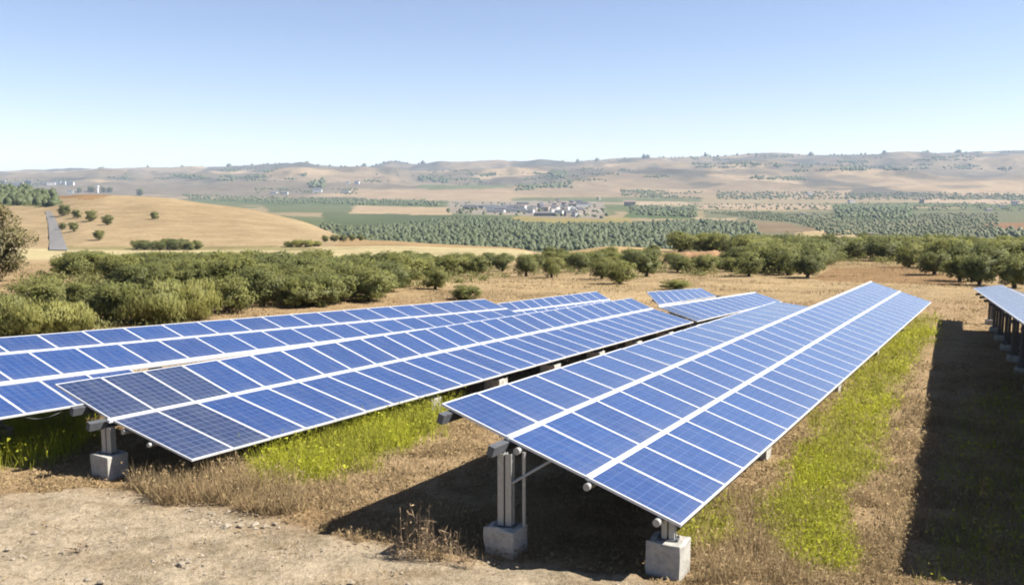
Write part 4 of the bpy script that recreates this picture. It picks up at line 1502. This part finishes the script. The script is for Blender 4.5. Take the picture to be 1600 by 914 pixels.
for px in list(range(-40, 1660, 6)):                      # scrub along the skyline
    if random.random() < 0.62:
        x = (px - 800) / FPX * 6550; fw.append((x, 6550, float(gz(x, 6550.)))); fs.append(random.uniform(8, 22) if random.random() < 0.9 else 38)
blobs('far_woodland', 'hazy woods, hedges and scrub scattered over the valley and far hills', np.array(fw), fs, 9, 0.75)

# ------------------------------------------------------------------ houses
def house_mesh_set(L, W, H, R):
    wall = boxes([(-L / 2, L / 2, -W / 2, W / 2, -1.5, H)])
    e = 0.35
    rv = [(-L / 2 - e, -W / 2 - e, H), (L / 2 + e, -W / 2 - e, H), (L / 2 + e, W / 2 + e, H), (-L / 2 - e, W / 2 + e, H), (-L / 2 - e, 0, H + R), (L / 2 + e, 0, H + R)]
    rf = [(0, 1, 5, 4), (2, 3, 4, 5), (0, 4, 3), (1, 2, 5), (3, 2, 1, 0)]
    return wall, (rv, rf)


def house(base, L, W, H, R, rz, wall_m, roof_m, label, group, name='house', cat='house', wins=2):
    o = thing(name, base, label, cat, group)
    o.rotation_euler = (0, 0, rz)
    (wv, wf), (rv, rf) = house_mesh_set(L, W, H, R)
    w = link('wall', mesh_from('wall', wv, wf, M[wall_m]), o)
    link('roof', mesh_from('roof', rv, rf, M[roof_m]), o)
    st = max(1, int(H // 3))
    for side in (-1, 1):
        for fl in range(st):
            for k in range(wins):
                x = (k + 0.5) / wins * L - L / 2; z = 1.0 + fl * 2.9
                y = side * W / 2
                v, f = boxes([(x - 0.5, x + 0.5, y - 0.03, y + 0.03, z, z + 1.3)])
                link('window', mesh_from('window', v, f, M['opening']), o)
    return o


vill = []
while len(vill) < 62:
    if len(vill) < 44:
        px, py = random.gauss(884, 26), random.gauss(328, 5.5)
    else:
        px, py = random.uniform(715, 840), random.uniform(324, 333)
    if 712 < px < 944 and 312 < py < 341 and all(abs(px - a) > 4 or abs(py - b) > 1.2 for a, b in vill):
        vill.append((px, py))
for i, (px, py) in enumerate(sorted(vill, key=lambda q: q[1])):
    p = on_ground(px, py)
    shed = px < 815 or random.random() < 0.16
    if shed:
        house(p, random.uniform(26, 46), random.uniform(10, 14), random.uniform(4, 6), 1.6, random.uniform(-0.3, 0.3), random.choice(['stone_wall', 'stone_wall', 'stone_wall', 'white_wall']), 'grey_roof',
              'long low shed with a dark grey roof in the valley village', 'sheds of the valley village', 'shed', 'shed', 4)
    else:
        wm = random.choice(['white_wall', 'cream_wall', 'stone_wall', 'cream_wall'])
        house(p, random.uniform(8, 14), random.uniform(7, 10), random.choice([3.5, 6, 6.5, 8]), random.uniform(1.2, 2.4), random.uniform(-0.8, 0.8), wm,
              random.choice(['tile_roof', 'grey_roof', 'grey_roof', 'tile_roof']),
              {'white_wall': 'small white house in the hazy valley village', 'cream_wall': 'small cream house in the hazy valley village', 'stone_wall': 'small grey stone house in the hazy valley village'}[wm],
              {'white_wall': 'white houses of the valley village', 'cream_wall': 'cream houses of the valley village', 'stone_wall': 'stone houses of the valley village'}[wm])
for px, py, L, H, wm, lab in [(57, 288, 9, 6, 'cream_wall', 'pale yellow house standing out in the hamlet on the left skyline')]:
    p = on_ground(px, py); house(p, L, 8, H, 2, 0.2, wm, 'grey_roof', lab, 'houses on the left skyline')
for px in (4, 14, 26, 34, 44, 70, 80, 90, 99, 110):
    p = on_ground(px, 289 + random.uniform(-1, 1.5))
    s = p[1] / FPX
    house(p, random.uniform(8, 13) * s, 8, random.uniform(5, 9) * s * 0.7, 1.8, random.uniform(-.4, .4), random.choice(['white_wall', 'cream_wall', 'stone_wall']), random.choice(['tile_roof', 'grey_roof']),
          'small pale house in the hamlet along the left skyline', 'houses on the left skyline')
p = on_ground(110, 302.5); house(p, 9 * p[1] / FPX, 3, 4.5 * p[1] / FPX, 0.5, 0.05, 'white_wall', 'grey_roof', 'small white shed on the crest of the golden hill', None, 'shed', 'shed', 1)
for px, py, wpx, hpx, lab in [(496, 301, 14, 6, 'white farmhouse below a dark clump of trees'), (446, 304, 8, 5, 'small white house left of the white farmhouse'),
                              (428, 303, 10, 3.5, 'low pale farm building furthest left on the far plain'), (541, 302, 10, 4, 'low white house right of the white farmhouse'),
                              (543, 288, 6, 4, 'small house on the slope left of a pair'), (558, 288, 7, 5, 'taller house of the pair on the far slope'),
                              (984, 322, 18, 9, 'tan building at the right end of the valley village'), (1354, 326, 5, 3.5, 'tiny white house among green trees on the plain'),
                              (1255, 336, 8, 4, 'white shed beside a dark field on the plain'), (1566, 324, 9, 4, 'white house near the right end of the plain'),
                              (1585, 320, 8, 7, 'pale tall house near the right frame edge'), (1330, 317, 9, 5, 'pale house beyond the green trees on the plain'),
                              (1440, 318, 6, 9, 'dull narrow tower house on the plain'), (1265, 305, 9, 5, 'pale farmhouse at the foot of the far hills'),
                              (1545, 330, 9, 4, 'long pale shed low on the right plain'), (1360, 368, 8, 4, 'small reddish farmhouse beside the pale yellow field')]:
    p = on_ground(px, py); s = p[1] / FPX
    house(p, wpx * s, wpx * s * 0.7, hpx * s * 0.7, hpx * s * 0.3, random.uniform(-.2, .2), 'cream_wall' if 'tan' in lab or 'dull' in lab or 'reddish' in lab else 'white_wall', 'tile_roof' if px > 900 else 'grey_roof', lab, None, 'farmhouse', 'house')
# white round tower on the hill crest
p = on_ground(153, 302); s = p[1] / FPX
o = thing('tower', p, 'white narrow tower on the crest of the golden hill', 'tower')
v, f = tube((0, 0, -1), (0, 0, 9 * s), 1.5 * s, 14)
link('shaft', mesh_from('shaft', v, f, M['white_wall'], False), o)
v, f = tube((0, 0, 9 * s), (0, 0, 11 * s), 2.3 * s, 14)
link('tank', mesh_from('tank', v, f, M['white_wall'], False), o)

# ------------------------------------------------------------------ road on the left hill
rl = [(92, 392, 30), (90, 384, 26), (88, 374, 22), (86, 364, 19), (83, 352, 15), (79, 340, 12), (75, 331, 9)]
v = []
for px, py, w in rl:
    a = on_ground(px - w / 2, py); b = on_ground(px + w / 2, py)
    y = (a[1] + b[1]) / 2
    for q in (a, b):
        v.append((q[0] * y / q[1], y, float(gz(q[0] * y / q[1], y)) + 0.25))
f = [(2 * i, 2 * i + 1, 2 * i + 3, 2 * i + 2) for i in range(len(rl) - 1)]
tag(link('road', mesh_from('road', v, f, M['asphalt'])), kind='structure')

# ------------------------------------------------------------------ rocks and weeds
def rock(px, py, s, label):
    p = on_ground(px, py, 6, 60)
    r = np.random.default_rng(int(px * 7 + py))
    import bmesh
    bm = bmesh.new()
    bmesh.ops.create_icosphere(bm, subdivisions=3, radius=1)
    sc = np.array([1, 0.8, 0.6]) * r.uniform(0.85, 1.15, 3)
    ax = [Vector(r.normal(size=3)).normalized() for _ in range(9)]
    cut = [r.uniform(0.55, 0.9) for _ in ax]
    for vv in bm.verts:
        c = vv.co.copy()
        for a, d in zip(ax, cut):
            e = c.dot(a)
            if e > d:
                c -= a * (e - d) * 0.9
        c *= 1 + r.normal(0, 0.02)
        vv.co = Vector((c[0] * sc[0], c[1] * sc[1], c[2] * sc[2])) * s
    me = bpy.data.meshes.new('rock'); bm.to_mesh(me); bm.free(); me.materials.append(M['rock'])
    o = link('rock', me); o.location = (p[0], p[1], p[2] + 0.15 * s); o.rotation_euler = (0, 0, r.uniform(0, 6))
    tag(o, label, 'rock', 'rocks lying on the dirt')


for a in [(352, 826, 0.13, 'largest pale rock on the dirt below the dry grass'), (376, 822, 0.07, 'small rock just right of the largest one'),
          (398, 820, 0.09, 'flat rock in the middle of the row of rocks'), (414, 824, 0.07, 'rock second from the right in the row of rocks'), (430, 819, 0.06, 'right end rock of the row of rocks'),
          (282, 884, 0.10, 'brown rock alone on the open dirt'), (292, 889, 0.05, 'pale pebble touching the lone brown rock'), (238, 878, 0.06, 'pale stone left of the lone brown rock'),
          (158, 910, 0.06, 'small stone at the bottom edge of the dirt'), (122, 860, 0.05, 'small dark stone on the left dirt'), (12, 858, 0.06, 'small stone at the far left of the dirt'),
          (20, 874, 0.04, 'tiny stone low at the far left of the dirt')]:
    rock(*a)
# fine gravel on the dirt
gp = []
while len(gp) < 2400:
    y = random.uniform(12.4, 18.5); x = random.uniform(-12.5, 3.5)
    z = float(gz(x, y)); px, py = proj(x, y, z)
    if dirt_mask(np.array([px]), np.array([py]), np.array([x]), np.array([y]))[0] and random.random() < 0.2 + 0.8 * (fbm(np.array([x * 0.9]), np.array([y * 1.6]), 3)[0] > 0.52):
        gp.append((x, y, z))
gp = np.array(gp)
r_ = np.random.default_rng(3)
tet = np.array([(1, 0, 0), (-0.6, 0.8, 0), (-0.5, -0.8, 0), (0, 0, 0.8)])
V = tet[None] * (1 + r_.normal(0, 0.3, (len(gp), 4, 3))) * (r_.lognormal(-4.25, 0.55, len(gp)))[:, None, None] + gp[:, None] + np.array([0, 0, 0.01])
an = r_.uniform(0, 6.28, len(gp))
F = (np.array([(0, 1, 3), (1, 2, 3), (2, 0, 3)])[None] + (np.arange(len(gp)) * 4)[:, None, None]).reshape(-1, 3)
tag(link('gravel', mesh_np('gravel', V.reshape(-1, 3), F, M['rock'])), 'small stones strewn over the pale dirt', kind='stuff')


def stalks(px, py, n, rad, h, label, name='dead_weed', col=((0.34, 0.23, 0.14), (0.62, 0.46, 0.29))):
    p = on_ground(px, py, 6, 60)
    r = np.random.default_rng(int(px + py))
    V, F, C = [], [], []
    for i in range(n):
        b = r.normal(0, rad, 2) * np.array([1, 0.5]); hh = h * r.uniform(0.35, 1.1)
        tip = np.array([b[0] + r.normal(0, 0.06), b[1] + r.normal(0, 0.06), hh])
        b0 = np.array([b[0], b[1], -0.05])
        a = r.uniform(0, 6.28); w = 0.0032
        d = np.array([math.cos(a), math.sin(a), 0]) * w
        c = np.array(col[0]) * (1 - r.random()) + np.array(col[1]) * r.random()
        k = len(V); V += [b0 - d, b0 + d, tip + d * 0.5, tip - d * 0.5]; F.append((k, k + 1, k + 2, k + 3)); C += [c] * 4
        for j in range(4):
            t = r.uniform(0.3, 1); q = b0 * (1 - t) + tip * t
            e = q + r.normal(0, 0.045, 3) + np.array([0, 0, 0.02]); s = r.normal(0, 0.005, 3)
            k = len(V); V += [q, e + s, e + (e - q) * 0.4, e - s]; F.append((k, k + 1, k + 2, k + 3)); C += [c * r.uniform(0.8, 1.3)] * 4
    o = link(name, mesh_np(name, np.array(V), np.array(F), M['blade'], np.array(C)))
    o.location = p
    tag(o, label, 'weed', 'dead brown weeds')


stalks(652, 870, 64, 0.16, 0.85, 'tall brown dead weed standing before the dark shadow edge')
stalks(690, 876, 46, 0.18, 0.6, 'dead weed beside the tall one in front of the shadow')
stalks(727, 884, 26, 0.08, 0.25, 'small dead weed near the shaded concrete footing')
stalks(622, 866, 24, 0.10, 0.22, 'low dead weed left of the tall one')
stalks(300, 745, 60, 0.35, 0.5, 'dead weeds under the low corner of the middle array')
stalks(122, 862, 14, 0.05, 0.16, 'tiny dry weed on the open dirt at left')
stalks(345, 742, 60, 0.4, 0.5, 'dead weeds right of the low corner of the middle array')

# ------------------------------------------------------------------ air
hv, hf = boxes([(-21000, 21000, -300, 17500, -340, 330)])
hm = bpy.data.materials.new('haze_air'); hm.use_nodes = True
nt = hm.node_tree
nt.nodes.remove(nt.nodes['Principled BSDF'])
pv = nt.nodes.new('ShaderNodeVolumePrincipled')
pv.inputs['Color'].default_value = (0.62, 0.79, 1.0, 1)
pv.inputs['Density'].default_value = 0.00006
pv.inputs['Anisotropy'].default_value = 0.0
nt.links.new(pv.outputs[0], nt.nodes['Material Output'].inputs['Volume'])
tag(link('haze', mesh_from('haze', hv, hf, hm)), 'thin blue haze over the valley', kind='stuff')
